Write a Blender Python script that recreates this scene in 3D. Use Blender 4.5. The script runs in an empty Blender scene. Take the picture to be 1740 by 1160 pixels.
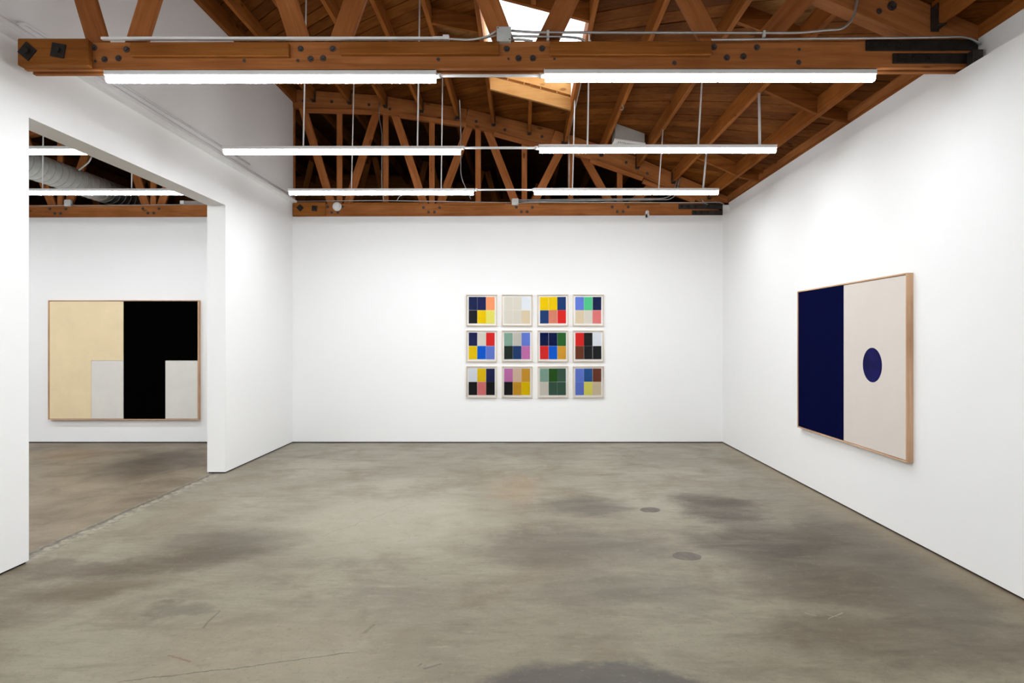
import bpy, bmesh, math, random
from mathutils import Vector, Matrix

random.seed(7)
S = bpy.context.scene
COL = S.collection
F = 1075.0                      # focal length in pixels of the 1740 x 1160 frame
VX, VY = 889.0, 574.0           # vanishing point
EYE = 1.5

# ------------------------------------------------------------------ camera
cd = bpy.data.cameras.new('camera')
cd.sensor_width = 36.0
cd.lens = 36.0 * F / 1740.0
cd.shift_x = -(VX - 870.0) / 1740.0
cd.shift_y = (VY - 580.0) / 1740.0
cd.clip_start = 0.05
cam = bpy.data.objects.new('camera', cd)
COL.objects.link(cam)
cam.location = (0, 0, EYE)
cam.rotation_euler = (math.pi / 2, 0, 0)
S.camera = cam

# ------------------------------------------------------------------ world: bright overcast sky
W = bpy.data.worlds.new('overcast_sky')
S.world = W
W.use_nodes = True
bg = W.node_tree.nodes['Background']
bg.inputs[0].default_value = (0.93, 0.97, 1.0, 1)
bg.inputs[1].default_value = 7.0

S.view_settings.view_transform = 'Standard'
S.view_settings.look = 'None'
S.view_settings.gamma = 1.0
S.view_settings.use_curve_mapping = False
S.view_settings.exposure = 0.08
TUBE_STRENGTH = 116.0            # foot of the diffuser
SIDE_STRENGTH = 20.0            # its sides are dimmer

try:
    S.cycles.max_bounces = 10
    S.cycles.diffuse_bounces = 6
    S.cycles.sample_clamp_indirect = 8.0
    S.cycles.use_denoising = True
except Exception:
    pass

# ------------------------------------------------------------------ helpers
def P(u, v, Y):
    """pixel of the photograph + depth of the thing it lies on -> world point"""
    return Vector(((u - VX) * Y / F, Y, EYE - (v - VY) * Y / F))

def lin(c):
    return tuple(((x / 255.0) / 12.92 if x / 255.0 <= 0.04045 else ((x / 255.0 + 0.055) / 1.055) ** 2.4) for x in c)

WM = {}                                     # world matrices of what has been placed

def place(o, parent=None, M=None):
    COL.objects.link(o)
    M = M or Matrix.Identity(4)
    if parent is not None:
        o.parent = parent
        o.matrix_parent_inverse = WM[parent.name].inverted()
    o.matrix_basis = M
    WM[o.name] = M.copy()
    return o

def mesh(name, verts, faces, mat=None, smooth=False):
    me = bpy.data.meshes.new(name)
    me.from_pydata([tuple(v) for v in verts], [], faces)
    me.update()
    if mat:
        me.materials.append(mat)
    if smooth:
        for p in me.polygons:
            p.use_smooth = True
    return me

def bm_mesh(name, bm, mat=None, smooth=False):
    me = bpy.data.meshes.new(name)
    bmesh.ops.recalc_face_normals(bm, faces=bm.faces)
    bm.to_mesh(me)
    bm.free()
    if mat:
        me.materials.append(mat)
    if smooth:
        for p in me.polygons:
            p.use_smooth = True
    return me

def obj(name, me, parent=None, M=None):
    return place(bpy.data.objects.new(name, me), parent, M)

def tag(o, label, cat, group=None, kind=None):
    o['label'] = label
    o['category'] = cat
    if group:
        o['group'] = group
    if kind:
        o['kind'] = kind
    return o

def thing(name, loc, label, cat, group=None, kind=None):
    o = bpy.data.objects.new(name, None)
    o.empty_display_size = 0.1
    place(o, None, Matrix.Translation(Vector(loc)))
    return tag(o, label, cat, group, kind)

def bm_box(bm, x0, x1, y0, y1, z0, z1):
    vs = [bm.verts.new(p) for p in ((x0, y0, z0), (x1, y0, z0), (x1, y1, z0), (x0, y1, z0),
                                    (x0, y0, z1), (x1, y0, z1), (x1, y1, z1), (x0, y1, z1))]
    for f in ((0, 3, 2, 1), (4, 5, 6, 7), (0, 1, 5, 4), (1, 2, 6, 5), (2, 3, 7, 6), (3, 0, 4, 7)):
        bm.faces.new([vs[i] for i in f])

def box_me(name, sx, sy, sz, mat, bevel=0.0):
    bm = bmesh.new()
    bm_box(bm, -sx / 2, sx / 2, -sy / 2, sy / 2, -sz / 2, sz / 2)
    if bevel:
        bmesh.ops.bevel(bm, geom=list(bm.edges), offset=bevel, segments=1, affect='EDGES')
    return bm_mesh(name, bm, mat)

def box(name, x0, x1, y0, y1, z0, z1, mat, parent=None, bevel=0.0):
    me = box_me(name, x1 - x0, y1 - y0, z1 - z0, mat, bevel)
    return obj(name, me, parent, Matrix.Translation(((x0 + x1) / 2, (y0 + y1) / 2, (z0 + z1) / 2)))

def bar(name, a, b, w, d, mat, parent=None, bevel=0.0, extra=0.0):
    """straight timber from a to b in the XZ plane: w across, d thick in Y; local X runs along it"""
    a, b = Vector(a), Vector(b)
    L = (b - a).length + extra
    ang = math.atan2(b.z - a.z, b.x - a.x)
    me = box_me(name, L, d, w, mat, bevel)
    M = Matrix.Translation((a + b) / 2) @ Matrix.Rotation(-ang, 4, 'Y')
    return obj(name, me, parent, M)

def ybar(name, x, z, y0, y1, w, h, mat, parent=None, bevel=0.0, me=None):
    """timber running along Y, local X along it; z is its bottom"""
    if me is None:
        me = box_me(name, y1 - y0, w, h, mat, bevel)
    M = Matrix.Translation((x, (y0 + y1) / 2, z + h / 2)) @ Matrix.Rotation(math.pi / 2, 4, 'Z')
    return obj(name, me, parent, M)

def bm_tube(bm, pts, r, n=8, caps=True):
    pts = [Vector(p) for p in pts]
    rings = []
    up = None
    for i, p in enumerate(pts):
        t = ((pts[i + 1] if i + 1 < len(pts) else p) - (pts[i - 1] if i else p)).normalized()
        if up is None:
            up = t.orthogonal().normalized()
        else:
            up = (up - t * up.dot(t))
            up = up.normalized() if up.length > 1e-6 else t.orthogonal().normalized()
        s = t.cross(up)
        rings.append([bm.verts.new(p + (up * math.cos(2 * math.pi * k / n) + s * math.sin(2 * math.pi * k / n)) * r) for k in range(n)])
    for A, B in zip(rings, rings[1:]):
        for k in range(n):
            bm.faces.new((A[k], A[(k + 1) % n], B[(k + 1) % n], B[k]))
    if caps:
        bm.faces.new(list(reversed(rings[0])))
        bm.faces.new(rings[-1])

def smooth_path(pts, rad=0.06, n=5):
    pts = [Vector(p) for p in pts]
    out = [pts[0]]
    for a, b, c in zip(pts, pts[1:], pts[2:]):
        d1, d2 = (a - b), (c - b)
        r = min(rad, d1.length * 0.49, d2.length * 0.49)
        p0, p2 = b + d1.normalized() * r, b + d2.normalized() * r
        for k in range(n + 1):
            t = k / n
            out.append(p0 * (1 - t) ** 2 + b * 2 * t * (1 - t) + p2 * t * t)
    out.append(pts[-1])
    return out

def tube(name, pts, r, mat, parent=None, rad=0.06, n=8):
    bm = bmesh.new()
    bm_tube(bm, smooth_path(pts, rad), r, n)
    return obj(name, bm_mesh(name, bm, mat, True), parent)

def disc_me(name, r, depth, n, mat, axis='Y'):
    """short cylinder, axis along Y, front face at y=0, body behind (+y)"""
    bm = bmesh.new()
    A = [bm.verts.new((r * math.cos(2 * math.pi * k / n), 0, r * math.sin(2 * math.pi * k / n))) for k in range(n)]
    B = [bm.verts.new((v.co.x, depth, v.co.z)) for v in A]
    bm.faces.new(A)
    bm.faces.new(B)
    for k in range(n):
        bm.faces.new((A[k], A[(k + 1) % n], B[(k + 1) % n], B[k]))
    return bm_mesh(name, bm, mat)

# ------------------------------------------------------------------ materials
class NT:
    def __init__(self, name):
        self.m = bpy.data.materials.new(name)
        self.m.use_nodes = True
        self.t = self.m.node_tree
        self.b = self.t.nodes['Principled BSDF']
    def n(self, typ, **kw):
        nd = self.t.nodes.new(typ)
        for k, v in kw.items():
            setattr(nd, k, v)
        return nd
    def l(self, a, b):
        self.t.links.new(a, b)
    def math(self, op, a, b=None, c=None, clamp=False):
        nd = self.n('ShaderNodeMath', operation=op, use_clamp=clamp)
        for i, x in enumerate((a, b, c)):
            if x is None:
                continue
            if isinstance(x, (int, float)):
                nd.inputs[i].default_value = x
            else:
                self.l(x, nd.inputs[i])
        return nd.outputs[0]
    def mix(self, fac, a, b, blend='MIX'):
        nd = self.n('ShaderNodeMix', data_type='RGBA', blend_type=blend)
        for s, x in ((nd.inputs[0], fac), (nd.inputs[6], a), (nd.inputs[7], b)):
            if isinstance(x, (int, float)):
                s.default_value = x
            elif isinstance(x, tuple):
                s.default_value = (*x[:3], 1)
            else:
                self.l(x, s)
        return nd.outputs[2]
    def noise(self, vec, scale, detail=4, rough=0.55, dist=0.0):
        nd = self.n('ShaderNodeTexNoise')
        nd.inputs['Scale'].default_value = scale
        nd.inputs['Detail'].default_value = detail
        nd.inputs['Roughness'].default_value = rough
        nd.inputs['Distortion'].default_value = dist
        if vec is not None:
            self.l(vec, nd.inputs['Vector'])
        return nd.outputs[0]
    def ramp(self, fac, stops):
        nd = self.n('ShaderNodeValToRGB')
        el = nd.color_ramp.elements
        while len(el) > 1:
            el.remove(el[-1])
        el[0].position = stops[0][0]
        el[0].color = (*stops[0][1], 1)
        for p, c in stops[1:]:
            e = el.new(p)
            e.color = (*c, 1)
        self.l(fac, nd.inputs[0])
        return nd.outputs[0]
    def smooth(self, x, lo, hi):
        nd = self.n('ShaderNodeMapRange', interpolation_type='SMOOTHSTEP')
        self.l(x, nd.inputs[0])
        nd.inputs[1].default_value = lo
        nd.inputs[2].default_value = hi
        return nd.outputs[0]
    def bump(self, h, strength=0.2, dist=0.01):
        nd = self.n('ShaderNodeBump')
        nd.inputs['Strength'].default_value = strength
        nd.inputs['Distance'].default_value = dist
        self.l(h, nd.inputs['Height'])
        self.l(nd.outputs[0], self.b.inputs['Normal'])

def plain(name, col, rough=0.5, metal=0.0, spec=0.5, var=0.0, scale=8.0):
    k = NT(name)
    k.b.inputs['Roughness'].default_value = rough
    k.b.inputs['Metallic'].default_value = metal
    k.b.inputs['Specular IOR Level'].default_value = spec
    tc = k.n('ShaderNodeTexCoord')
    nz = k.noise(tc.outputs['Object'], scale, 4)
    a = tuple(max(0, c * (1 - var)) for c in col)
    b = tuple(min(1, c * (1 + var)) for c in col)
    k.l(k.ramp(nz, [(0.3, a), (0.7, b)]), k.b.inputs['Base Color'])
    return k.m

def wood(name, dark, mid, light, rough=0.55, grain=1.0, knots=True, objvar=0.35, spec=0.03):
    """timber with the grain along the local X axis; each piece gets its own shade"""
    k = NT(name)
    k.b.inputs['Roughness'].default_value = rough
    k.b.inputs['Specular IOR Level'].default_value = spec
    tc = k.n('ShaderNodeTexCoord')
    oi = k.n('ShaderNodeObjectInfo')
    off = k.n('ShaderNodeVectorMath', operation='SCALE')
    cmb = k.n('ShaderNodeCombineXYZ')
    k.l(oi.outputs['Random'], cmb.inputs[0])
    k.l(oi.outputs['Random'], cmb.inputs[1])
    k.l(oi.outputs['Random'], cmb.inputs[2])
    k.l(cmb.outputs[0], off.inputs[0])
    off.inputs['Scale'].default_value = 37.0
    add = k.n('ShaderNodeVectorMath', operation='ADD')
    k.l(tc.outputs['Object'], add.inputs[0])
    k.l(off.outputs[0], add.inputs[1])
    mp = k.n('ShaderNodeMapping')
    mp.inputs['Scale'].default_value = (1.1, 16.0 * grain, 16.0 * grain)
    k.l(add.outputs[0], mp.inputs['Vector'])
    g1 = k.noise(mp.outputs[0], 1.6, 6, 0.6, 0.6)
    mp2 = k.n('ShaderNodeMapping')
    mp2.inputs['Scale'].default_value = (3.0, 90.0 * grain, 90.0 * grain)
    k.l(add.outputs[0], mp2.inputs['Vector'])
    g2 = k.noise(mp2.outputs[0], 1.0, 3, 0.6, 0.2)
    g = k.math('ADD', k.math('MULTIPLY', g1, 0.7), k.math('MULTIPLY', g2, 0.3))
    col = k.ramp(g, [(0.28, dark), (0.5, mid), (0.72, light)])
    blot = k.noise(add.outputs[0], 1.7, 3, 0.5)
    col = k.mix(k.smooth(blot, 0.35, 0.75), col, k.mix(1.0, col, (0.72, 0.66, 0.6), 'MULTIPLY'))
    if knots:
        vor = k.n('ShaderNodeTexVoronoi')
        vor.inputs['Scale'].default_value = 1.0
        mp3 = k.n('ShaderNodeMapping')
        mp3.inputs['Scale'].default_value = (2.2, 5.0, 5.0)
        k.l(add.outputs[0], mp3.inputs['Vector'])
        k.l(mp3.outputs[0], vor.inputs['Vector'])
        kn = k.math('SUBTRACT', 1.0, k.smooth(vor.outputs['Distance'], 0.05, 0.13))
        col = k.mix(k.math('MULTIPLY', kn, 0.75), col, tuple(c * 0.4 for c in dark))
    sh = k.math('ADD', k.math('MULTIPLY', oi.outputs['Random'], objvar), 1.0 - objvar / 2)
    vm = k.n('ShaderNodeVectorMath', operation='SCALE')
    k.l(col, vm.inputs[0])
    k.l(sh, vm.inputs['Scale'])
    k.l(vm.outputs[0], k.b.inputs['Base Color'])
    k.bump(g, 0.25, 0.004)
    return k.m

def wall_mat(name, col):
    k = NT(name)
    k.b.inputs['Roughness'].default_value = 0.75
    k.b.inputs['Specular IOR Level'].default_value = 0.2
    g = k.n('ShaderNodeNewGeometry')
    n1 = k.noise(g.outputs['Position'], 0.9, 3)
    k.l(k.ramp(n1, [(0.3, tuple(c * 0.985 for c in col)), (0.7, col)]), k.b.inputs['Base Color'])
    k.bump(k.noise(g.outputs['Position'], 180, 2), 0.03, 0.002)
    return k.m

M_WALL = wall_mat('white_wall_paint', (0.87, 0.873, 0.875))
M_TIMBER = wood('truss_timber', (0.24, 0.083, 0.025), (0.37, 0.136, 0.043), (0.46, 0.185, 0.064), 0.5, objvar=0.15)
M_WEB = wood('web_timber', (0.27, 0.088, 0.027), (0.40, 0.142, 0.046), (0.48, 0.19, 0.068), 0.55, 1.0, True, 0.25)
M_SISTER = wood('sister_timber', (0.21, 0.070, 0.015), (0.30, 0.106, 0.024), (0.37, 0.142, 0.037), 0.5, 1.0, True, 0.2)
M_JOIST = wood('joist_timber', (0.165, 0.05, 0.011), (0.255, 0.084, 0.018), (0.33, 0.12, 0.03), 0.6)
M_PLANK = wood('deck_plank', (0.095, 0.03, 0.005), (0.155, 0.05, 0.009), (0.215, 0.077, 0.015), 0.6, 0.8, True, 0.55)
M_NEWPLANK = wood('new_plank', (0.22, 0.10, 0.036), (0.29, 0.14, 0.052), (0.35, 0.18, 0.07), 0.6, 0.8, True, 0.15)
M_CURB = wood('skylight_lining', (0.40, 0.19, 0.065), (0.50, 0.26, 0.09), (0.58, 0.32, 0.13), 0.6, 0.7, True, 0.15)
M_OAK = wood('oak_frame', (0.53, 0.32, 0.19), (0.65, 0.42, 0.27), (0.73, 0.49, 0.33), 0.5, 1.6, False, 0.1)
M_MAPLE = wood('maple_frame', (0.68, 0.58, 0.46), (0.75, 0.66, 0.54), (0.80, 0.72, 0.61), 0.5, 1.6, False, 0.1)
M_BLACKIRON = plain('blackened_iron', (0.022, 0.018, 0.016), 0.55, 0.5, 0.4, 0.4, 20)
M_BOLT = plain('bolt_steel', (0.075, 0.06, 0.055), 0.5, 0.5, 0.4, 0.4, 60)
M_HANGER = plain('hanger_steel', (0.05, 0.042, 0.038), 0.5, 0.6, 0.4, 0.3, 20)
M_GALV = plain('galvanised_steel', (0.60, 0.62, 0.60), 0.45, 0.15, 0.5, 0.12, 12)
M_SEAM = plain('folded_seam', (0.30, 0.30, 0.28), 0.5, 0.2, 0.4, 0.1, 12)
M_CONDUIT = plain('conduit_steel', (0.5, 0.5, 0.5), 0.35, 0.7, 0.5, 0.1, 10)
M_WHITEMETAL = plain('white_enamel', (0.82, 0.82, 0.82), 0.4, 0.0, 0.4, 0.02, 5)
M_WHITEPIPE = plain('white_painted_pipe', (0.80, 0.80, 0.81), 0.5, 0.0, 0.4, 0.03, 5)
M_PLASTIC = plain('white_plastic', (0.82, 0.83, 0.84), 0.4, 0.0, 0.4, 0.02, 5)
M_BLOWNOUT = plain('blown_out_lining', (0.85, 0.86, 0.87), 0.6, 0.0, 0.2, 0.02, 5)
M_DARK = plain('dark_reveal', (0.03, 0.026, 0.022), 0.8, 0.0, 0.1, 0.3, 4)
M_BLACKPLASTIC = plain('black_plastic', (0.012, 0.012, 0.014), 0.25, 0.0, 0.5, 0.1, 9)
M_VENT = plain('vent_sheet_metal', (0.36, 0.33, 0.30), 0.6, 0.0, 0.3, 0.05, 6)

def emit_mat(name, col, strength):
    m = bpy.data.materials.new(name)
    m.use_nodes = True
    t = m.node_tree
    t.nodes.clear()
    e = t.nodes.new('ShaderNodeEmission')
    e.inputs[0].default_value = (*col, 1)
    e.inputs[1].default_value = strength
    o = t.nodes.new('ShaderNodeOutputMaterial')
    t.links.new(e.outputs[0], o.inputs[0])
    return m
M_TUBE = emit_mat('lit_diffuser', (0.95, 0.98, 1.0), TUBE_STRENGTH)
M_TUBESIDE = emit_mat('lit_diffuser_side', (0.95, 0.98, 1.0), SIDE_STRENGTH)

def pane_mat(name, glossy=0.05, translucent=0.0):
    m = bpy.data.materials.new(name)
    m.use_nodes = True
    t = m.node_tree
    t.nodes.clear()
    tr = t.nodes.new('ShaderNodeBsdfTransparent')
    gl = t.nodes.new('ShaderNodeBsdfGlossy')
    gl.inputs['Roughness'].default_value = 0.03
    fr = t.nodes.new('ShaderNodeFresnel')
    fr.inputs[0].default_value = 1.22 if glossy < 0.05 else 1.45
    mx = t.nodes.new('ShaderNodeMixShader')
    t.links.new(fr.outputs[0], mx.inputs[0])
    t.links.new(tr.outputs[0], mx.inputs[1])
    t.links.new(gl.outputs[0], mx.inputs[2])
    last = mx
    if translucent:
        tl = t.nodes.new('ShaderNodeBsdfTranslucent')
        tl.inputs[0].default_value = (0.95, 0.96, 0.97, 1)
        m2 = t.nodes.new('ShaderNodeMixShader')
        m2.inputs[0].default_value = translucent
        t.links.new(mx.outputs[0], m2.inputs[1])
        t.links.new(tl.outputs[0], m2.inputs[2])
        last = m2
    o = t.nodes.new('ShaderNodeOutputMaterial')
    t.links.new(last.outputs[0], o.inputs[0])
    return m
M_GLASS = pane_mat('picture_glass', 0.04)
M_SKYPANE = pane_mat('skylight_pane', 0.05, 0.5)

# ---- concrete floor: stains placed where they lie on the slab
def floor_material():
    k = NT('polished_concrete')
    geo = k.n('ShaderNodeNewGeometry')
    pos = geo.outputs['Position']
    sep = k.n('ShaderNodeSeparateXYZ')
    k.l(pos, sep.inputs[0])
    X, Y = sep.outputs[0], sep.outputs[1]
    n_big = k.noise(pos, 0.55, 5, 0.6, 0.4)
    n_mid = k.noise(pos, 1.9, 6, 0.62, 0.5)
    n_fine = k.noise(pos, 14, 6, 0.7)
    n_grit = k.noise(pos, 160, 2, 0.6)
    light, mid, brown = lin((160, 157, 145)), lin((141, 136, 124)), lin((126, 114, 99))
    col = k.mix(k.smooth(n_big, 0.36, 0.62), light, mid)
    col = k.mix(k.math('MULTIPLY', k.smooth(n_mid, 0.46, 0.72), 0.75), col, brown)
    mps = k.n('ShaderNodeMapping')
    mps.inputs['Scale'].default_value = (1.0, 3.2, 1.0)
    mps.inputs['Rotation'].default_value = (0, 0, 0.12)
    k.l(pos, mps.inputs['Vector'])
    n_str = k.noise(mps.outputs[0], 1.7, 7, 0.68, 0.6)
    n_str2 = k.noise(mps.outputs[0], 6.0, 6, 0.7, 0.3)
    col = k.mix(k.math('MULTIPLY', k.smooth(n_str, 0.44, 0.70), 0.6), col, lin((116, 107, 95)))
    col = k.mix(k.math('MULTIPLY', k.smooth(n_str2, 0.5, 0.72), 0.35), col, lin((112, 104, 94)))
    col = k.mix(k.math('MULTIPLY', k.math('SUBTRACT', 1.0, k.smooth(n_str2, 0.3, 0.46)), 0.4), col, lin((176, 173, 162)))
    # warp used by the stain outlines
    wx = k.math('MULTIPLY', k.math('SUBTRACT', k.noise(pos, 1.7, 7, 0.72), 0.5), 1.4)
    wsh = k.n('ShaderNodeVectorMath', operation='ADD')
    k.l(pos, wsh.inputs[0])
    wsh.inputs[1].default_value = (31, 17, 5)
    wy = k.math('MULTIPLY', k.math('SUBTRACT', k.noise(wsh.outputs[0], 1.7, 7, 0.72), 0.5), 1.4)
    def stain(col, x, y, rx, ry, c, amt, lo=0.45, hi=1.15, warp=0.6, ang=0.0, mottled=0.4):
        dx = k.math('ADD', k.math('SUBTRACT', X, x), k.math('MULTIPLY', wx, warp))
        dy = k.math('ADD', k.math('SUBTRACT', Y, y), k.math('MULTIPLY', wy, warp))
        ca, sa = math.cos(ang), math.sin(ang)
        ex = k.math('ADD', k.math('MULTIPLY', dx, ca / rx), k.math('MULTIPLY', dy, sa / rx))
        ey = k.math('ADD', k.math('MULTIPLY', dx, -sa / ry), k.math('MULTIPLY', dy, ca / ry))
        d = k.math('SQRT', k.math('ADD', k.math('MULTIPLY', ex, ex), k.math('MULTIPLY', ey, ey)))
        msk = k.math('SUBTRACT', 1.0, k.smooth(d, lo, hi))
        mo = k.math('ADD', 1.0 - mottled / 2, k.math('MULTIPLY', k.math('SUBTRACT', n_str, 0.5), 3.2 * mottled), clamp=True)
        return k.mix(k.math('MULTIPLY', k.math('MULTIPLY', msk, amt), mo), col, lin(c))
    # the other room's slab is browner
    lr = k.math('SUBTRACT', 1.0, k.smooth(k.math('ADD', X, k.math('MULTIPLY', wx, 0.05)), -3.47, -3.42))
    col = k.mix(k.math('MULTIPLY', lr, 0.72), col, k.mix(k.smooth(n_mid, 0.35, 0.65), lin((136, 121, 101)), lin((104, 88, 70))))
    D = (70, 61, 50)
    col = stain(col, -4.45, 7.5, 0.7, 1.0, (74, 63, 53), 0.8)
    col = stain(col, -5.9, 8.2, 0.8, 0.5, (150, 125, 92), 0.5)
    col = stain(col, 1.70, 5.55, 0.42, 0.60, D, 0.95)
    col = stain(col, 1.75, 4.62, 0.62, 0.55, D, 0.95)
    col = stain(col, 2.45, 4.70, 0.45, 0.80, (88, 80, 70), 0.85)
    col = stain(col, 2.0, 3.9, 0.75, 0.40, (94, 85, 73), 0.85)
    col = stain(col, 1.9, 3.15, 0.75, 0.42, (94, 83, 69), 0.8)
    col = stain(col, 2.35, 3.5, 0.4, 0.4, (98, 88, 76), 0.7)
    col = stain(col, 0.55, 5.65, 0.42, 0.42, (90, 86, 78), 0.85)
    col = stain(col, 0.30, 4.55, 0.85, 0.55, (102, 94, 86), 0.8)
    col = stain(col, 0.60, 3.75, 0.60, 0.30, (104, 99, 91), 0.7)
    col = stain(col, -0.10, 6.3, 0.35, 0.8, (160, 140, 112), 0.5)
    col = stain(col, 0.33, 2.62, 0.62, 0.33, (78, 76, 73), 0.95, 0.72, 1.05, 0.35, 0, 0.15)
    col = stain(col, -2.35, 4.25, 0.75, 0.28, (86, 73, 52), 0.95, ang=0.35)
    col = stain(col, -2.1, 4.65, 0.55, 0.40, (90, 81, 67), 0.9)
    col = stain(col, -2.55, 3.75, 0.5, 0.22, (98, 82, 56), 0.9, ang=0.4)
    col = stain(col, -1.93, 3.45, 0.26, 0.12, (92, 84, 74), 0.8)
    col = stain(col, -3.0, 4.1, 0.35, 0.25, (96, 83, 69), 0.8)
    col = stain(col, -2.9, 5.35, 0.25, 0.6, (140, 130, 112), 0.6)
    col = stain(col, -1.3, 8.2, 1.1, 0.35, (142, 136, 126), 0.5)
    col = stain(col, -1.1, 5.2, 1.0, 1.0, (176, 174, 162), 0.65)
    col = stain(col, -1.2, 3.0, 0.8, 0.5, (166, 160, 142), 0.5)
    # edge of the slab along the right wall is tan
    ed = k.smooth(k.math('ADD', X, k.math('MULTIPLY', wx, 0.18)), 2.5, 2.85)
    col = k.mix(k.math('MULTIPLY', ed, 0.45), col, lin((160, 144, 121)))
    # patched line of the removed wall under the opening
    xx = k.math('ADD', X, k.math('ADD', k.math('MULTIPLY', k.math('SUBTRACT', n_fine, 0.5), 0.12), k.math('MULTIPLY', wx, 0.06)))
    band = k.math('MULTIPLY', k.smooth(xx, -3.48, -3.44), k.math('SUBTRACT', 1.0, k.smooth(xx, -3.34, -3.27)))
    col = k.mix(k.math('MULTIPLY', band, 0.8), col, k.mix(k.smooth(n_fine, 0.4, 0.6), lin((112, 111, 106)), lin((178, 172, 158))))
    d1 = k.math('ABSOLUTE', k.math('ADD', xx, 3.43))
    col = k.mix(k.math('MULTIPLY', k.math('SUBTRACT', 1.0, k.smooth(d1, 0.008, 0.032)), k.math('MULTIPLY', k.smooth(n_fine, 0.36, 0.52), 0.85)), col, lin((66, 62, 58)))
    # hairline cracks and scuffs: segments on the slab
    cw = k.math('MULTIPLY', k.math('SUBTRACT', k.noise(pos, 5.0, 5, 0.7), 0.5), 0.14)
    def line(col, a, b, w, c, amt, wob=1.0):
        ax, ay = a
        bx, by = b
        L = math.hypot(bx - ax, by - ay)
        tx, ty = (bx - ax) / L, (by - ay) / L
        s = k.math('ADD', k.math('MULTIPLY', X, tx), k.math('ADD', k.math('MULTIPLY', Y, ty), -(ax * tx + ay * ty)))
        d = k.math('ADD', k.math('MULTIPLY', X, -ty), k.math('ADD', k.math('MULTIPLY', Y, tx), ax * ty - ay * tx))
        d = k.math('ABSOLUTE', k.math('ADD', d, k.math('MULTIPLY', cw, wob)))
        msk = k.math('SUBTRACT', 1.0, k.smooth(d, w * 0.4, w))
        ends = k.math('MULTIPLY', k.smooth(s, 0, 0.05 * L), k.math('SUBTRACT', 1.0, k.smooth(s, 0.95 * L, L)))
        return k.mix(k.math('MULTIPLY', k.math('MULTIPLY', msk, ends), amt), col, lin(c))
    def fl(u, v):
        Yd = EYE * F / (v - VY)
        return ((u - VX) * Yd / F, Yd)
    col = line(col, fl(190, 1160), fl(610, 1107), 0.005, (84, 78, 68), 0.85, 0.5)
    col = line(col, fl(545, 912), fl(700, 855), 0.005, (120, 112, 100), 0.6)
    col = line(col, fl(342, 1068), fl(374, 1036), 0.008, (98, 92, 88), 0.7, 0.35)
    col = line(col, fl(284, 1113), fl(326, 1124), 0.008, (130, 98, 68), 0.8, 0.4)
    col = line(col, fl(718, 1136), fl(752, 1128), 0.010, (96, 88, 78), 0.7, 0.35)
    col = line(col, fl(618, 1076), fl(638, 1060), 0.014, (104, 98, 90), 0.6, 0.2)
    col = line(col, fl(1408, 1052), fl(1432, 1040), 0.004, (205, 202, 194), 0.8, 0.4)
    col = line(col, fl(1404, 1044), fl(1430, 1050), 0.004, (205, 202, 194), 0.6, 0.4)
    col = line(col, fl(1366, 1040), fl(1388, 1046), 0.006, (190, 186, 176), 0.6, 0.2)
    col = line(col, fl(1150, 810), fl(1062, 770), 0.012, (126, 114, 100), 0.4, 0.1)
    col = line(col, fl(560, 806), fl(650, 802), 0.012, (112, 104, 94), 0.5, 0.3)
    col = line(col, fl(880, 788), fl(985, 788), 0.018, (108, 102, 94), 0.5, 0.2)
    # dark specks, pits
    vor = k.n('ShaderNodeTexVoronoi')
    vor.inputs['Scale'].default_value = 3.2
    vs = k.n('ShaderNodeVectorMath', operation='ADD')
    k.l(pos, vs.inputs[0])
    cmb = k.n('ShaderNodeCombineXYZ')
    k.l(cw, cmb.inputs[0])
    k.l(cw, cmb.inputs[1])
    k.l(cmb.outputs[0], vs.inputs[1])
    k.l(vs.outputs[0], vor.inputs['Vector'])
    sp = k.math('SUBTRACT', 1.0, k.smooth(vor.outputs['Distance'], 0.016, 0.034))
    col = k.mix(k.math('MULTIPLY', sp, 0.7), col, lin((84, 78, 72)))
    col = k.mix(k.math('MULTIPLY', k.smooth(n_fine, 0.54, 0.74), 0.42), col, lin((112, 103, 92)))
    col = k.mix(k.math('MULTIPLY', k.smooth(n_grit, 0.56, 0.78), 0.42), col, lin((96, 90, 82)))
    col = k.mix(k.math('MULTIPLY', k.math('SUBTRACT', 1.0, k.smooth(n_fine, 0.26, 0.42)), 0.3), col, lin((182, 177, 164)))
    n_pit = k.noise(pos, 46, 3, 0.65)
    col = k.mix(k.math('MULTIPLY', k.smooth(n_pit, 0.58, 0.72), 0.40), col, lin((92, 84, 74)))
    col = k.mix(k.math('MULTIPLY', k.math('SUBTRACT', 1.0, k.smooth(n_pit, 0.28, 0.40)), 0.28), col, lin((186, 181, 168)))
    # slab tint grows darker and browner towards the camera
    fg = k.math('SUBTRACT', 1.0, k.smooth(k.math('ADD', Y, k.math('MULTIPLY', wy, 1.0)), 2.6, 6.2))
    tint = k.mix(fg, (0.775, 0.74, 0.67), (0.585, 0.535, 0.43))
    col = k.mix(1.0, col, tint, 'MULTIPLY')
    k.l(col, k.b.inputs['Base Color'])
    rg = k.math('ADD', 0.36, k.math('MULTIPLY', n_mid, 0.22))
    k.l(rg, k.b.inputs['Roughness'])
    k.b.inputs['Specular IOR Level'].default_value = 0.33
    k.bump(k.math('ADD', n_fine, k.math('MULTIPLY', n_grit, 0.3)), 0.05, 0.006)
    return k.m
M_FLOOR = floor_material()

# ------------------------------------------------------------------ dimensions of the place
XL, XR = -3.302, 2.856          # faces of the partition and of the right wall
XRU = 2.945                     # right wall above the furring
YB = 9.06                       # back wall
XF = -10.4                      # far wall of the neighbouring room
Y0, Y1 = -4.0, 13.9             # building ends
XC, RC, ZC = -3.743, 15.2207, -10.1496
def deck(x):
    return ZC + math.sqrt(RC * RC - (x - XC) ** 2)
REV = 0.014                     # dark gap under the walls

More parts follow.
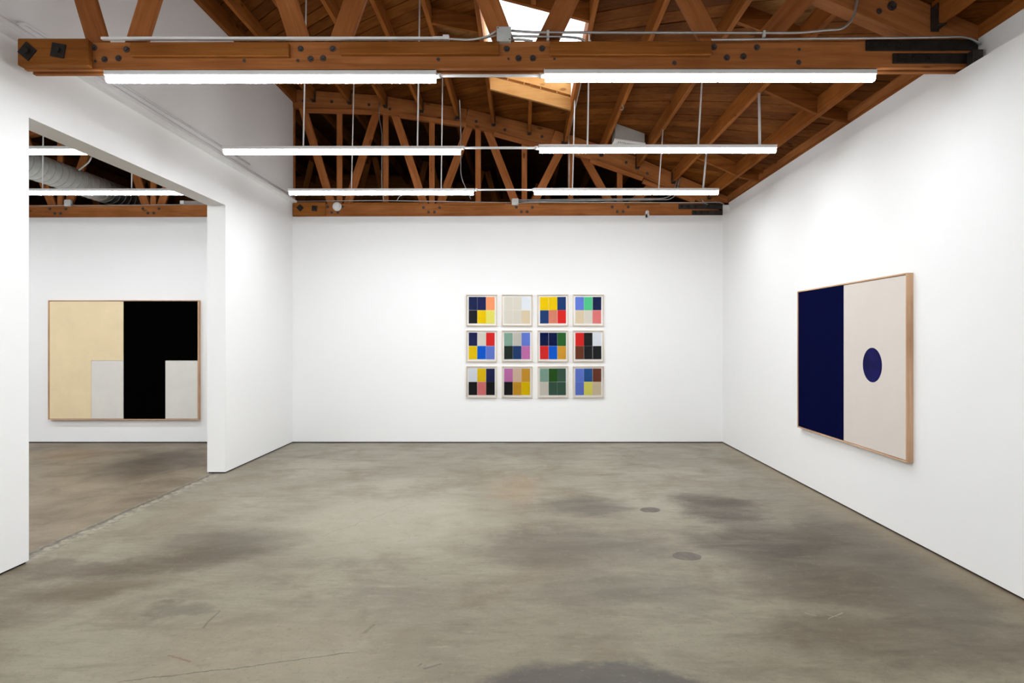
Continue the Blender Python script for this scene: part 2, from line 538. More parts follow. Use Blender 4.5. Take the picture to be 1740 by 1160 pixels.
def struct(o, label, cat):
    return tag(o, label, cat, None, 'structure')

def wall(name, boxes, label, mat=M_WALL, cat='wall'):
    bm = bmesh.new()
    for b in boxes:
        bm_box(bm, *b)
    return struct(obj(name, bm_mesh(name, bm, mat)), label, cat)

# floor
fl_bm = bmesh.new()
bm_box(fl_bm, XF - 0.2, 3.2, Y0 - 0.2, Y1, -0.2, 0.0)
floor = struct(obj('floor', bm_mesh('floor', fl_bm, M_FLOOR)), 'stained grey brown polished concrete floor with cracks and dark patches', 'floor')

def sloped_wall(name, x0, x1, y0, y1, zb, zl, zr, label):
    vs = [(x0, y0, zb), (x1, y0, zb), (x1, y1, zb), (x0, y1, zb), (x0, y0, zl), (x1, y0, zr), (x1, y1, zr), (x0, y1, zl)]
    me = mesh(name, vs, [(0, 3, 2, 1), (4, 5, 6, 7), (0, 1, 5, 4), (1, 2, 6, 5), (2, 3, 7, 6), (3, 0, 4, 7)], M_WALL)
    return struct(obj(name, me), label, 'wall')
sloped_wall('wall_back', XF, XR, YB, YB + 0.14, REV, 3.247 + 0.0034 * XF, 3.247 + 0.0034 * XR, 'white back wall below the exposed truss, hung with the twelve small prints')
wall('wall_right', [(XR, XRU + 0.01, Y0, YB + 0.3, REV, 3.245), (XR, XRU + 0.01, 9.035, YB + 0.3, 3.2455, 3.40), (XRU, 3.15, Y0, Y1, 0.0, 3.437)], 'white right wall carrying the navy and cream painting')
TP = 0.202
wall('wall_left', [(XL - TP, XL, Y0, 4.226, REV, 5.17), (XL - TP, XL, 7.015, YB + 0.02, REV, 5.17), (XL - TP, XL, 4.226, 7.015, 2.972, 5.17)],
     'white partition wall with a wide square opening into the next room')
wall('wall_far', [(XF - 0.15, XF, Y0, Y1, 0.0, 4.2)], 'white outer wall of the neighbouring room')
wall('wall_front', [(XF, 3.15, Y0 - 0.15, Y0, 0.0, 5.2)], 'white wall closing the gallery opposite the prints')
wall('wall_loft', [(XF, 3.15, Y1, Y1 + 0.15, 0.0, 5.2)], 'dark timber wall closing the loft behind the far truss', M_JOIST)
wall('loft_light_block', [(XF, 3.0, YB + 0.19, Y1, 3.0, 3.06)], 'unseen dark panel added under the loft to block stray light', M_DARK, 'floor')  # unseen panel, added to stop light leaking into the loft

for nm, b, lb in (('baseboard_back', (XF, XR, YB + 0.012, YB + 0.03, 0, REV + 0.01), 'thin dark gap strip under the white back wall'),
                  ('baseboard_right', (XR + 0.012, XR + 0.03, Y0, YB, 0, REV + 0.01), 'thin dark gap strip under the white right wall')):
    struct(box(nm, *b, M_DARK), lb, 'baseboard')
wall('baseboard_left', [(XL - TP + 0.012, XL - 0.012, Y0, 4.226 - 0.012, 0, REV + 0.01), (XL - TP + 0.012, XL - 0.012, 7.015 + 0.012, YB, 0, REV + 0.01)],
     'thin dark gap strip under the white partition wall', M_DARK, 'baseboard')

# ledge on the partition and the painted pipe that runs along it
struct(box('trim_1', XL, XL + 0.066, Y0, YB - 0.01, 3.43, 3.462, M_WALL), 'narrow white ledge running along the partition wall', 'trim')
tag(tube('painted_pipe', [(XL + 0.034, -0.5, 3.497), (XL + 0.034, YB - 0.05, 3.487)], 0.024, M_WHITEPIPE, n=12),
    'long white painted pipe lying on the ledge of the partition wall', 'pipe')
tag(tube('wall_conduit', [(XL + 0.03, 4.10, 3.53), (XL + 0.014, 4.17, 3.575), (XL + 0.014, 7.6, 3.585)], 0.011, M_WHITEPIPE, rad=0.03),
    'thin white painted conduit just above the pipe on the partition wall', 'conduit')

# ------------------------------------------------------------------ roof
JX = [-2.998 + 0.5145 * i for i in range(12)]          # joist lines seen on the far truss
SKX0, SKX1 = JX[5] + 0.022, JX[7] - 0.022                # skylight well between joists
SKY0, SKY1 = 5.60, 7.73

CSR = 0.142 * math.sqrt(2)
def roof_material():
    """loft and next-room decking: courses along X"""
    k = NT('roof_boards')
    k.b.inputs['Roughness'].default_value = 0.65
    k.b.inputs['Specular IOR Level'].default_value = 0.2
    g = k.n('ShaderNodeNewGeometry')
    sep = k.n('ShaderNodeSeparateXYZ')
    k.l(g.outputs['Position'], sep.inputs[0])
    q = k.math('DIVIDE', k.math('ADD', sep.outputs[0], sep.outputs[1]), CSR)
    fr = k.math('FRACT', q)
    idx = k.math('FLOOR', q)
    wn = k.n('ShaderNodeTexWhiteNoise', noise_dimensions='1D')
    k.l(idx, wn.inputs['W'])
    mp = k.n('ShaderNodeMapping')
    mp.inputs['Rotation'].default_value = (0, 0, math.pi / 4)
    mp.inputs['Scale'].default_value = (1.2, 18, 18)
    k.l(g.outputs['Position'], mp.inputs['Vector'])
    gr = k.noise(mp.outputs[0], 1.5, 5, 0.6, 0.5)
    col = k.ramp(gr, [(0.28, (0.07, 0.025, 0.007)), (0.5, (0.11, 0.04, 0.011)), (0.72, (0.16, 0.062, 0.017))])
    col = k.mix(k.math('MULTIPLY', wn.outputs[0], 0.5), col, (0.05, 0.018, 0.006))
    gap = k.math('LESS_THAN', fr, 0.05)
    col = k.mix(gap, col, (0.01, 0.006, 0.004))
    k.l(col, k.b.inputs['Base Color'])
    return k.m
M_ROOF = roof_material()

xs = sorted([XF - 0.2 + 0.4 * i for i in range(18)] + [-3.3 + 0.258 * i for i in range(25)] + [SKX0, SKX1, 3.2])
xs = [x for i, x in enumerate(xs) if i == 0 or x - xs[i - 1] > 0.02 or x in (SKX0, SKX1)]
ys = [Y0 - 0.2, 0.0, 3.4, SKY0, SKY1, YB, Y1 + 0.2]
bm = bmesh.new()
G = {}
for i, x in enumerate(xs):
    for j, y in enumerate(ys):
        for kk, dz in ((0, 0.024), (1, 0.16)):
            G[i, j, kk] = bm.verts.new((x, y, deck(x) + dz))
def hole(i, j):
    return xs[i] >= SKX0 - 1e-6 and xs[i + 1] <= SKX1 + 1e-6 and ys[j] >= SKY0 - 1e-6 and ys[j + 1] <= SKY1 + 1e-6
for i in range(len(xs) - 1):
    for j in range(len(ys) - 1):
        if hole(i, j):
            continue
        bm.faces.new((G[i, j, 0], G[i, j + 1, 0], G[i + 1, j + 1, 0], G[i + 1, j, 0]))
        bm.faces.new((G[i, j, 1], G[i + 1, j, 1], G[i + 1, j + 1, 1], G[i, j + 1, 1]))
ceiling = struct(obj('ceiling', bm_mesh('ceiling', bm, M_ROOF)), 'curved timber roof deck of brown planks on joists', 'ceiling')

# decking planks laid diagonally, one by one, over the part of the roof that shows
R45 = Matrix.Rotation(-math.pi / 4, 4, 'Z')
R45I = R45.inverted()
TH = 0.022
def prism(bot, mat, dz, faces_n=None):
    """plank from plan outlines: list of (x, y) loops given as cross-section pairs or one polygon"""
    cx = sum(p[0] for p in bot) / len(bot)
    cy = sum(p[1] for p in bot) / len(bot)
    c = Vector((cx, cy, deck(cx)))
    lo = [R45I @ (Vector((x, y, deck(x) + dz)) - c) for x, y in bot]
    hi = [R45I @ (Vector((x, y, deck(x) + dz + TH)) - c) for x, y in bot]
    n = len(bot)
    if faces_n is None:
        fs = [tuple(range(n)), tuple(range(2 * n - 1, n - 1, -1))]
        fs += [(k, k + n, (k + 1) % n + n, (k + 1) % n) for k in range(n)]
    else:                                                   # strip: pairs (lo edge, hi edge) along the plank
        fs = []
        for q in range(0, n - 2, 2):
            fs += [(q, q + 2, q + 3, q + 1), (n + q, n + q + 1, n + q + 3, n + q + 2),
                   (q, n + q, n + q + 2, q + 2), (q + 1, q + 3, n + q + 3, n + q + 1)]
        fs += [(0, 1, n + 1, n), (n - 2, 2 * n - 2, 2 * n - 1, n - 1)]
    b2 = bmesh.new()
    vv = [b2.verts.new(v) for v in lo + hi]
    for f in fs:
        b2.faces.new([vv[k] for k in f])
    return obj('plank', bm_mesh('plank', b2, mat), ceiling, Matrix.Translation(c) @ R45)

def clip_y(poly, ylim, keep_below):
    out = []
    for a, b in zip(poly, poly[1:] + poly[:1]):
        ia = (a[1] <= ylim) == keep_below
        ib = (b[1] <= ylim) == keep_below
        if ia:
            out.append(a)
        if ia != ib:
            t_ = (ylim - a[1]) / (b[1] - a[1])
            out.append((a[0] + (b[0] - a[0]) * t_, ylim))
    return out

PW = 0.142
CS = PW * math.sqrt(2)
joints = [XL + 0.002] + JX[0:12] + [XRU]
rp = random.Random(3)
c0 = 3.42 + joints[0]
while c0 < YB + joints[-1]:
    c1 = c0 + CS - 0.014
    cm = (c0 + c1) / 2
    cuts = [0]
    q = rp.choice((2, 3, 4, 5))
    while q < 12:
        cuts.append(q)
        q += rp.choice((3, 4, 5, 6))
    cuts.append(13)
    segs = []
    for a, b in zip(cuts, cuts[1:]):
        run = []
        for k_ in range(a, b):
            ym = cm - (joints[k_] + joints[k_ + 1]) / 2
            if ym < 3.1 or ym > YB + 0.35:
                kind = None
            elif k_ in (6, 7) and SKY0 - 0.45 < ym < SKY1 + 0.45:
                kind = ((-9, SKY0, M_PLANK), (SKY1, 99, M_PLANK))
            elif k_ == 10 and ym < 4.88 + 0.45:              # newer boards close old openings here
                kind = ((-9, 4.88, M_NEWPLANK), (4.88, 99, M_PLANK))
            elif k_ == 5 and 5.9 < ym < 7.3:
                kind = ((-9, 6.37, M_PLANK), (6.37, 6.86, M_NEWPLANK), (6.86, 99, M_PLANK))
            else:
                kind = 'old'
            run.append((k_, kind))
        k_ = 0
        while k_ < len(run):
            e = k_
            while e + 1 < len(run) and run[e + 1][1] == run[k_][1] == 'old':
                e += 1
            if run[k_][1]:
                segs.append((run[k_][0], run[e][0] + 1, run[k_][1]))
            k_ = e + 1
    for a, b, kind in segs:
        xa, xb = joints[a] + 0.0015, joints[b] - 0.0015
        dz = rp.uniform(-0.003, 0.003)
        if kind != 'old':
            sq = [(xa, c0 - xa), (xb, c0 - xb), (xb, c1 - xb), (xa, c1 - xa)]
            for lo_, hi_, mm in kind:
                pl = clip_y(sq, lo_, False)
                pl = clip_y(pl, hi_, True) if len(pl) >= 3 else pl
                if len(pl) >= 3 and max(p[1] for p in pl) - min(p[1] for p in pl) > 0.01:
                    prism(pl, mm, dz)
        else:
            n = max(1, int(math.ceil((xb - xa) / 0.26)))
            pts = []
            for k_ in range(n + 1):
                x = xa + (xb - xa) * k_ / n
                pts += [(x, c0 - x), (x, c1 - x)]
            prism(pts, M_PLANK, dz, 2)
    c0 += CS

# joists
JH, JW = 0.165, 0.045
hang_bm = bmesh.new()
bm_box(hang_bm, -0.003, 0.003, -0.026, 0.026, -0.02, 0.20)
bm_box(hang_bm, -0.003, 0.075, -0.027, -0.0235, -0.004, 0.13)
bm_box(hang_bm, -0.003, 0.075, 0.0235, 0.027, -0.004, 0.13)
bm_box(hang_bm, -0.003, 0.075, -0.027, 0.027, -0.006, -0.0005)
HANG = bm_mesh('joist_hanger', hang_bm, M_HANGER)
J_FAR = box_me('joist', YB - 4.215, JW, JH, M_JOIST, 0.003)
J_NEAR = box_me('joist', 4.09 + 0.8, JW, JH, M_JOIST, 0.003)
def hanger(parent, x, y, z, facing):
    # facing -1: joist comes from the camera side and ends at y
    M = Matrix.Translation((x, y, z)) @ Matrix.Rotation(-math.pi / 2 if facing < 0 else math.pi / 2, 4, 'Z')
    obj('joist_hanger', HANG, parent, M)
def joist_z(x):
    return deck(x) - JH + 0.006
for i, x in enumerate(JX):
    z = joist_z(x)
    if i == 6:                                            # cut for the skylight
        a = ybar('joist', x, z, 4.215, SKY0 - 0.045, JW, JH, M_JOIST, ceiling, 0.003)
        b = ybar('joist', x, z, SKY1 + 0.045, YB, JW, JH, M_JOIST, ceiling, 0.003)
        hanger(a, x, 4.212, z, 1); hanger(b, x, YB, z, -1)
    else:
        a = ybar('joist', x, z, 4.215, YB, JW, JH, M_JOIST, ceiling, me=J_FAR)
        hanger(a, x, 4.212, z, 1); hanger(a, x, YB, z, -1)
    b = ybar('joist', x, z, -0.8, 4.09, JW, JH, M_JOIST, ceiling, me=J_NEAR)
    hanger(b, x, 4.09, z, -1)
# joist against the partition, and joists of the next room and the loft
ybar('joist', XL + 0.03, deck(XL) - 0.19, -0.8, 4.09, 0.055, 0.20, M_JOIST, ceiling, 0.003)
ybar('joist', XL + 0.03, deck(XL) - 0.19, 4.215, YB, 0.055, 0.20, M_JOIST, ceiling, 0.003)
for i in range(9):
    x = -4.05 - 0.5145 * i
    ybar('joist', x, joist_z(x), 4.215, YB, JW, JH, M_JOIST, ceiling, me=J_FAR)
for i in range(0, 22):
    x = 2.62 - 0.5145 * i
    ybar('joist', x, joist_z(x), YB + 0.11, Y1, JW, JH, M_JOIST, ceiling)
# blocking between joists, rim along the eave
def block(i, y, mat=M_JOIST, drop=0.0, j=None):
    xa, xb = JX[i] + JW / 2, (JX[i + 1] if j is None else j) - JW / 2
    za, zb = max(3.447, deck(xa) - JH + 0.012 - drop), max(3.447, deck(xb) - JH + 0.012 - drop)
    vs = []
    for yy in (y - 0.021, y + 0.021):
        vs += [(xa, yy, za), (xb, yy, zb), (xb, yy, deck(xb)), (xa, yy, deck(xa))]
    c = Vector(((xa + xb) / 2, y, (za + deck(xb)) / 2))
    me = mesh('blocking', [Vector(v) - c for v in vs], [(0, 1, 2, 3), (7, 6, 5, 4), (0, 4, 5, 1), (1, 5, 6, 2), (2, 6, 7, 3), (3, 7, 4, 0)], mat)
    return obj('blocking', me, ceiling, Matrix.Translation(c))
for i, yy in ((10, 5.70), (10, 7.85), (9, 4.88), (4, 6.86), (4, 6.35)):
    block(i, yy)
for yy in (5.72, 7.87):
    block(11, yy, j=XRU + JW / 2)
ybar('rim_board', (XRU + 3.15) / 2, 3.437, Y0, Y1, 3.15 - XRU, deck(XRU) - 3.437 + 0.03, M_JOIST, ceiling)
ybar('rim_board', XRU - 0.012, 3.455, 4.22, YB, 0.024, 0.11, M_TIMBER, ceiling)

# skylight
sky = struct(thing('window_1', ((SKX0 + SKX1) / 2, (SKY0 + SKY1) / 2, deck(0.07)), 'x', 'skylight'),
             'bright skylight well lined with pale wood between the roof joists', 'skylight')
def well_board(name, pa, pb, h0, h1, th, mat):
    """board between two plan points, its foot and head following the roof"""
    pa, pb = Vector((*pa, 0)), Vector((*pb, 0))
    d = (pb - pa).normalized()
    nrm = Vector((-d.y, d.x, 0)) * th
    vs = []
    for o in (Vector((0, 0, 0)), nrm):
        for p, in ((pa,), (pb,)):
            q = p + o
            vs += [(q.x, q.y, deck(p.x) + h0), (q.x, q.y, deck(p.x) + h1)]
    c = (pa + pb) / 2 + Vector((0, 0, deck((pa.x + pb.x) / 2)))
    ang = math.atan2(d.y, d.x)
    R = Matrix.Rotation(ang, 4, 'Z')
    Ri = R.inverted()
    vs = [Ri @ (Vector(v) - c) for v in vs]
    me = mesh(name, vs, [(0, 2, 3, 1), (4, 5, 7, 6), (0, 1, 5, 4), (2, 6, 7, 3), (0, 4, 6, 2), (1, 3, 7, 5)], mat)
    b2 = bmesh.new(); b2.from_mesh(me); bmesh.ops.recalc_face_normals(b2, faces=b2.faces); b2.to_mesh(me); b2.free()
    return obj(name, me, sky, Matrix.Translation(c) @ R)
SH = 0.21
for (pa, pb) in (((SKX1, SKY1), (SKX0, SKY1)), ((SKX0, SKY0), (SKX1, SKY0))):
    s = 1 if pa[1] == SKY1 else -1
    well_board('header_board', (SKX0, pa[1]) if s > 0 else (SKX1, pa[1]), (SKX1, pa[1]) if s > 0 else (SKX0, pa[1]), -JH + 0.006, -0.004, 0.045, M_CURB if s > 0 else M_JOIST)
    well_board('lining_board', (SKX0, pa[1] + 0.004 * s) if s > 0 else (SKX1, pa[1] + 0.004 * s), (SKX1, pa[1] + 0.004 * s) if s > 0 else (SKX0, pa[1] + 0.004 * s), 0.002, SH, 0.03, M_CURB)
well_board('lining_board', (SKX0, SKY0), (SKX0, SKY1), 0.0, SH, 0.03, M_CURB)
well_board('lining_board', (SKX1, SKY1), (SKX1, SKY0), 0.0, SH, 0.03, M_BLOWNOUT)  # white colour stands in for skylight glare blowing out this side
pv = [(SKX0 - 0.05, SKY0 - 0.05), (SKX1 + 0.05, SKY0 - 0.05), (SKX1 + 0.05, SKY1 + 0.05), (SKX0 - 0.05, SKY1 + 0.05)]
obj('skylight_glazing', mesh('skylight_glazing', [(x, y, deck(x) + SH + 0.002) for x, y in pv], [(0, 1, 2, 3)], M_SKYPANE), sky)
hook = lambda u, v, Y: tag(tube('screw_hook', [P(u, v - 5, Y), P(u + 3, v, Y), P(u + 1, v + 4, Y), P(u - 3, v + 3, Y)], 0.004, M_CONDUIT, rad=0.02, n=6),
                           'small metal screw hook under a roof joist beside the skylight', 'hook')
hook(1057, 183, 6.35)

# ------------------------------------------------------------------ trusses
WASH = disc_me('bolt', 0.0205, 0.006, 14, M_BOLT)
def nut_mesh():
    b = bmesh.new()
    n = 6
    A = [b.verts.new((0.013 * math.cos(2 * math.pi * k / n + .3), -0.013, 0.013 * math.sin(2 * math.pi * k / n + .3))) for k in range(n)]
    B = [b.verts.new((v.co.x, 0.004, v.co.z)) for v in A]
    C = [b.verts.new((0.0205 * math.cos(2 * math.pi * k / 14), -0.003, 0.0205 * math.sin(2 * math.pi * k / 14))) for k in range(14)]
    D = [b.verts.new((v.co.x, 0.006, v.co.z)) for v in C]
    for R1, R2, m_ in ((A, B, n), (C, D, 14)):
        b.faces.new(R1)
        for k in range(m_):
            b.faces.new((R1[k], R1[(k + 1) % m_], R2[(k + 1) % m_], R2[k]))
    return bm_mesh('bolt', b, M_BOLT)
BOLT = nut_mesh()
def bolt(parent, x, y, z, rz=None, s=1.0):
    M = Matrix.Translation((x, y, z)) @ Matrix.Rotation(random.uniform(0, 1) if rz is None else rz, 4, 'Y') @ Matrix.Scale(s, 4)
    return obj('bolt', BOLT, parent, M)
def square_plate_me():
    b = bmesh.new()
    bm_box(b, -0.046, 0.046, -0.008, 0.0, -0.046, 0.046)
    n = 6
    A = [b.verts.new((0.02 * math.cos(2 * math.pi * k / n), -0.022, 0.02 * math.sin(2 * math.pi * k / n))) for k in range(n)]
    B = [b.verts.new((v.co.x, -0.006, v.co.z)) for v in A]
    b.faces.new(A)
    for k in range(n):
        b.faces.new((A[k], A[(k + 1) % n], B[(k + 1) % n], B[k]))
    return bm_mesh('square_washer', b, M_BLACKIRON)
SQW = square_plate_me()
def square_washer(parent, x, y, z, deg, s=1.0):
    return obj('square_washer', SQW, parent, Matrix.Translation((x, y, z)) @ Matrix.Rotation(math.radians(deg), 4, 'Y') @ Matrix.Scale(s, 4))

def top_chord(root, y0, y1, xa, xb, panel, depth=0.255, sisters=True):
    out = []
    x = xa
    k = 0
    while x < xb - 0.05:
        xe = min(x + panel, xb)
        # a straight timber per panel, its ends on the roof curve
        zs = [deck(x), deck(xe)]
        vs = []
        c = Vector(((x + xe) / 2, (y0 + y1) / 2, (zs[0] + zs[1]) / 2 - depth / 2))
        L = math.hypot(xe - x, zs[1] - zs[0])
        ang = math.atan2(zs[1] - zs[0], xe - x)
        me = box_me('top_chord', L, y1 - y0, depth * math.cos(ang), M_TIMBER, 0.003)
        o = obj('top_chord', me, root, Matrix.Translation(c) @ Matrix.Rotation(-ang, 4, 'Y'))
        out.append((o, x, xe))
        x = xe
        k += 1
    return out

# ---- far truss, above the back wall
YT0 = YB + 0.006
ft = thing('roof_truss', (XC, YB + 0.07, 3.245), 'far timber roof truss with web posts standing on top of the back wall', 'truss', 'timber roof trusses')
def zF(x):
    return 3.337 + 0.0034 * x           # axis of the far chord, which falls a little to the left
bc = bar('bottom_chord', (XF, YT0 + 0.0175, zF(XF)), (XRU - 0.004, YT0 + 0.0175, zF(XRU)), 0.186, 0.035, M_TIMBER, ft, 0.003)
bar('bottom_chord', (XF, YT0 + 0.0925, zF(XF)), (XRU - 0.004, YT0 + 0.0925, zF(XRU)), 0.186, 0.035, M_TIMBER, ft, 0.003)
pF = [-2.645, -1.314, 0.017, 1.39]
pFl = [-2.645 - 1.34 * 2, -2.645 - 1.34 * 3, -2.645 - 1.34]
chF = []
for a, b in ((-3.30, -2.06), (-2.06, -0.82), (-0.82, 0.42), (0.42, 1.62), (1.62, XRU), (-5.9, -3.30), (-8.1, -5.9), (XF, -8.1)):
    chF += top_chord(ft, YT0, YT0 + 0.11, a, b, 9.0)
for o, a, b in chF[:5]:
    for t in (0.12, 0.45, 0.88):
        x = a + (b - a) * t
        bolt(o, x, YT0 - 0.001, deck(a) + (deck(b) - deck(a)) * t - 0.15 + random.uniform(-.03, .03), s=1.05)
# straight planks under the curved chord
for (u0, v0, u1, v1) in ((679, 196, 792, 212), (839, 228, 925, 251), (1003, 273, 1092, 304), (1092, 308, 1180, 342), (520, 188, 634, 191)):
    bar('chord_plank', P(u0, v0, YT0 - 0.01), P(u1, v1, YT0 - 0.01), 0.062, 0.035, M_WEB, ft, 0.002)
WY = YT0 + 0.0555
def web(root, xb, zb, xt, zt, w, y, d, mat=M_WEB):
    return bar('web_member', (xb, y, zb), (xt, y, zt), w, d, mat, root, 0.002)
for p in pF + pFl:
    for s in (-1, 1):
        xt = p + s * 0.545
        if xt > 2.2:
            continue
        zt = deck(xt) - 0.2
        web(ft, p + s * 0.095, 3.36, xt, zt, 0.112, WY, 0.038)
    bar('web_post', (p, WY - 0.004, 3.36), (p, WY - 0.004, deck(p) - 0.2), 0.078, 0.034, M_WEB, ft, 0.002)
for p in pF[:3] + [pF[0] - 1.345] + [pF[3]]:
    x = p + 0.665
    if x < 2.0:
        bar('web_post', (x, WY - 0.004, 3.36), (x, WY - 0.004, deck(x) - 0.2), 0.078, 0.034, M_WEB, ft, 0.002)
for p in pF[1:] + [-5.335, -6.67]:
    for dx, dz in ((-0.115, 0.034), (-0.042, -0.03), (0.042, -0.03), (0.115, 0.034)):
        bolt(bc, p + dx, YT0 - 0.001, zF(p) + dz)
for dx, dz in ((-0.10, 0.05), (-0.045, -0.03), (0.045, -0.03), (0.11, 0.05)):
    bolt(bc, -2.70 + dx, YT0 - 0.001, zF(-2.7) + dz)
ex0 = P(499, 350, YB)[0]
eb = box('splice_block', ex0, P(553.5, 350, YB)[0], YT0 - 0.03, YT0, 3.252, 3.44, M_SISTER, ft, 0.003)
for u, v, d in ((510, 353, 45), (534.5, 354, 5)):
    q = P(u, v, YT0 - 0.03)
    square_washer(eb, q.x, YT0 - 0.03, q.z, d, 0.82)
for (u0, v0, u1, v1, bl) in ((1153, 346.5, 1228, 355, (1158, 1169, 1181, 1203)), (1176, 357, 1228, 365, (1180.5, 1191, 1202))):
    a, b = P(u0, v1, YT0 - 0.012), P(u1, v0, YT0 - 0.012)
    st = box('steel_strap', a.x, b.x, YT0 - 0.012, YT0, a.z, b.z, M_HANGER, ft, 0.001)
    for u in bl:
        q = P(u, (v0 + v1) / 2, YT0)
        square_washer(st, q.x, YT0 - 0.012, q.z, 8, 0.38)
# thin boards on top of the far chord
for (u0, u1) in ((595, 712), (755, 858), (916, 1025), (1062, 1122)):
    a, b = P(u0, 348, YT0 - 0.018), P(u1, 344, YT0 - 0.018)
    box('filler_board', a.x, b.x, YT0 - 0.016, YT0, a.z, a.z + 0.036, M_SISTER, ft, 0.002)

# ---- near truss, spanning the room in front of it
YN = 4.10
nt = thing('roof_truss', (0, 4.15, 3.24), 'near heavy timber roof truss with splice boards spanning the room', 'truss', 'timber roof trusses')
nc = bar('bottom_chord', (-3.236, YN + 0.017, 3.3265), (XRU - 0.006, YN + 0.017, 3.340), 0.178, 0.034, M_TIMBER, nt, 0.004)
nb = bar('bottom_chord', (-3.236, YN + 0.0885, 3.3265), (XRU - 0.006, YN + 0.0885, 3.340), 0.178, 0.033, M_TIMBER, nt, 0.004)
pN = [-2.66, -1.334, 0.008, 1.385]
NY = YN + 0.053
for i, p in enumerate(pN):
    for s in (-1, 1):
        xt = p + s * (0.545 if not (i == 3 and s > 0) else 0.50)
        zt = deck(xt) - 0.2
        web(nt, p + s * 0.095, 3.33, xt, zt, 0.135, NY, 0.036)
for a, b in ((XL + 0.01, -2.06), (-2.06, -0.82), (-0.82, 0.42), (0.42, 1.62), (1.62, XRU - 0.01)):
    cc = top_chord(nt, YN - 0.005, YN + 0.11, a, b, 9.0)
for u, v, s in ((1515.5, 10, 1.5), (1494, 19, 0.9)):
    q = P(u, v, YN - 0.006)
    bolt(cc[0][0], q.x, YN - 0.006, q.z, s=s)
for (u0, v0, u1, v1) in ((221, 71.5, 490, 94.5), (577, 70.5, 848, 91), (935, 70, 1209, 92.5)):
    a, b = P(u0, v1, YN - 0.04), P(u1, v0, YN - 0.04)
    box('splice_board', a.x, b.x, YN - 0.04, YN, a.z, b.z, M_SISTER, nt, 0.003)
for us in (((160, 81), (178, 101), (201.5, 99), (215, 84)), ((511, 83), (528, 100), (549, 99), (565.5, 83)), ((861, 83), (881, 99), (905.5, 99), (921, 82.5)), ((1213, 80), (1235, 98), (1263, 96), (1286, 80.5))):
    for u, v in us:
        q = P(u, v, YN)
        bolt(nc, q.x, YN - 0.001, q.z, s=0.98)
for u, v, s in ((162, 104, .45), (415, 103, .55), (506, 103, .5), (745, 101, .6), (864, 100, .4), (942, 100, .4), (1146, 107, .7), (1357, 106, .8), (1358, 84, .5)):
    q = P(u, v, YN)
    obj('plug', WASH, nc, Matrix.Translation((q.x, YN - 0.002, q.z)) @ Matrix.Scale(s, 4))
lb = box('end_block', -3.236, P(148.5, 90, 4.045).x, 4.045, YN, 3.243, 3.416, M_SISTER, nt, 0.006)
for u, v, d in ((47, 87.5, 40), (99.5, 86, 10)):
    q = P(u, v, 4.045)
    square_washer(lb, q.x, 4.045, q.z, d, 0.95)
for (u0, v0, u1, v1, bl) in ((1472, 67, 1669, 85.5, (1484, 1508, 1532)), (1518, 90, 1647, 107, (1531, 1555, 1579))):
    a, b = P(u0, v1, 4.088), P(u1, v0, 4.088)
    st = box('steel_strap', a.x, min(b.x, XRU - 0.004), 4.088, YN, a.z, b.z, M_BLACKIRON, nt, 0.002)
    for u in bl:
        q = P(u, (v0 + v1) / 2, 4.088)
        square_washer(st, q.x, 4.088, q.z, 12, 0.42)
# bracket between the chord end and the wall
box('wall_bracket', 2.862, 2.925, 4.02, 4.085, 3.25, 3.335, M_HANGER, nt, 0.003)

# ---- truss standing deep in the loft
lt = thing('roof_truss', (XC, Y1 - 0.2, 3.06), 'dim timber truss deep in the dark loft behind the far truss', 'truss', 'timber roof trusses')
box('bottom_chord', XF, XRU, 12.3, 12.4, 3.06, 3.24, M_TIMBER, lt)
for i in range(10):
    p = 2.0 - i * 1.1
    for s in (-1, 1):
        web(lt, p + s * 0.08, 3.2, p + s * 0.5, deck(p + s * 0.5) - 0.02, 0.11, 12.35, 0.04, M_JOIST)  # darker joist timber puts the loft's dimness into the web colour

# ------------------------------------------------------------------ linear lights
def lens_profile():
    w, h = 0.026, 0.040
    return [(-w, 0), (-w, -h * 0.62), (-w * 0.62, -h * 0.94), (0, -h), (w * 0.62, -h * 0.94), (w, -h * 0.62), (w, 0)]
def lens_me(L):
    pr = lens_profile()
    vs, fs = [], []
    n = len(pr)
    for x in (0.0, L):
        vs += [(x, a, b) for a, b in pr]
    for k in range(n):
        fs.append((k, (k + 1) % n, n + (k + 1) % n, n + k))
    fs += [tuple(reversed(range(n))), tuple(range(n, 2 * n))]
    me = mesh('diffuser', vs, fs, M_TUBE)
    b = bmesh.new(); b.from_mesh(me); bmesh.ops.recalc_face_normals(b, faces=b.faces); b.to_mesh(me); b.free()
    me.materials.append(M_TUBESIDE)
    for p in me.polygons:
        p.material_index = 0 if p.normal.z < -0.9 else 1
    return me
LEN = 2.15
LENS = lens_me(LEN / 2 - 0.006)
HOUS_bm = bmesh.new()
bm_box(HOUS_bm, 0, LEN, -0.030, 0.030, 0.0, 0.030)
bmesh.ops.bevel(HOUS_bm, geom=list(HOUS_bm.edges), offset=0.003, segments=1, affect='EDGES')
HOUS = bm_mesh('housing', HOUS_bm, M_WHITEMETAL)
CAP = box_me('end_cap', 0.006, 0.062, 0.034, M_WHITEMETAL, 0.002)
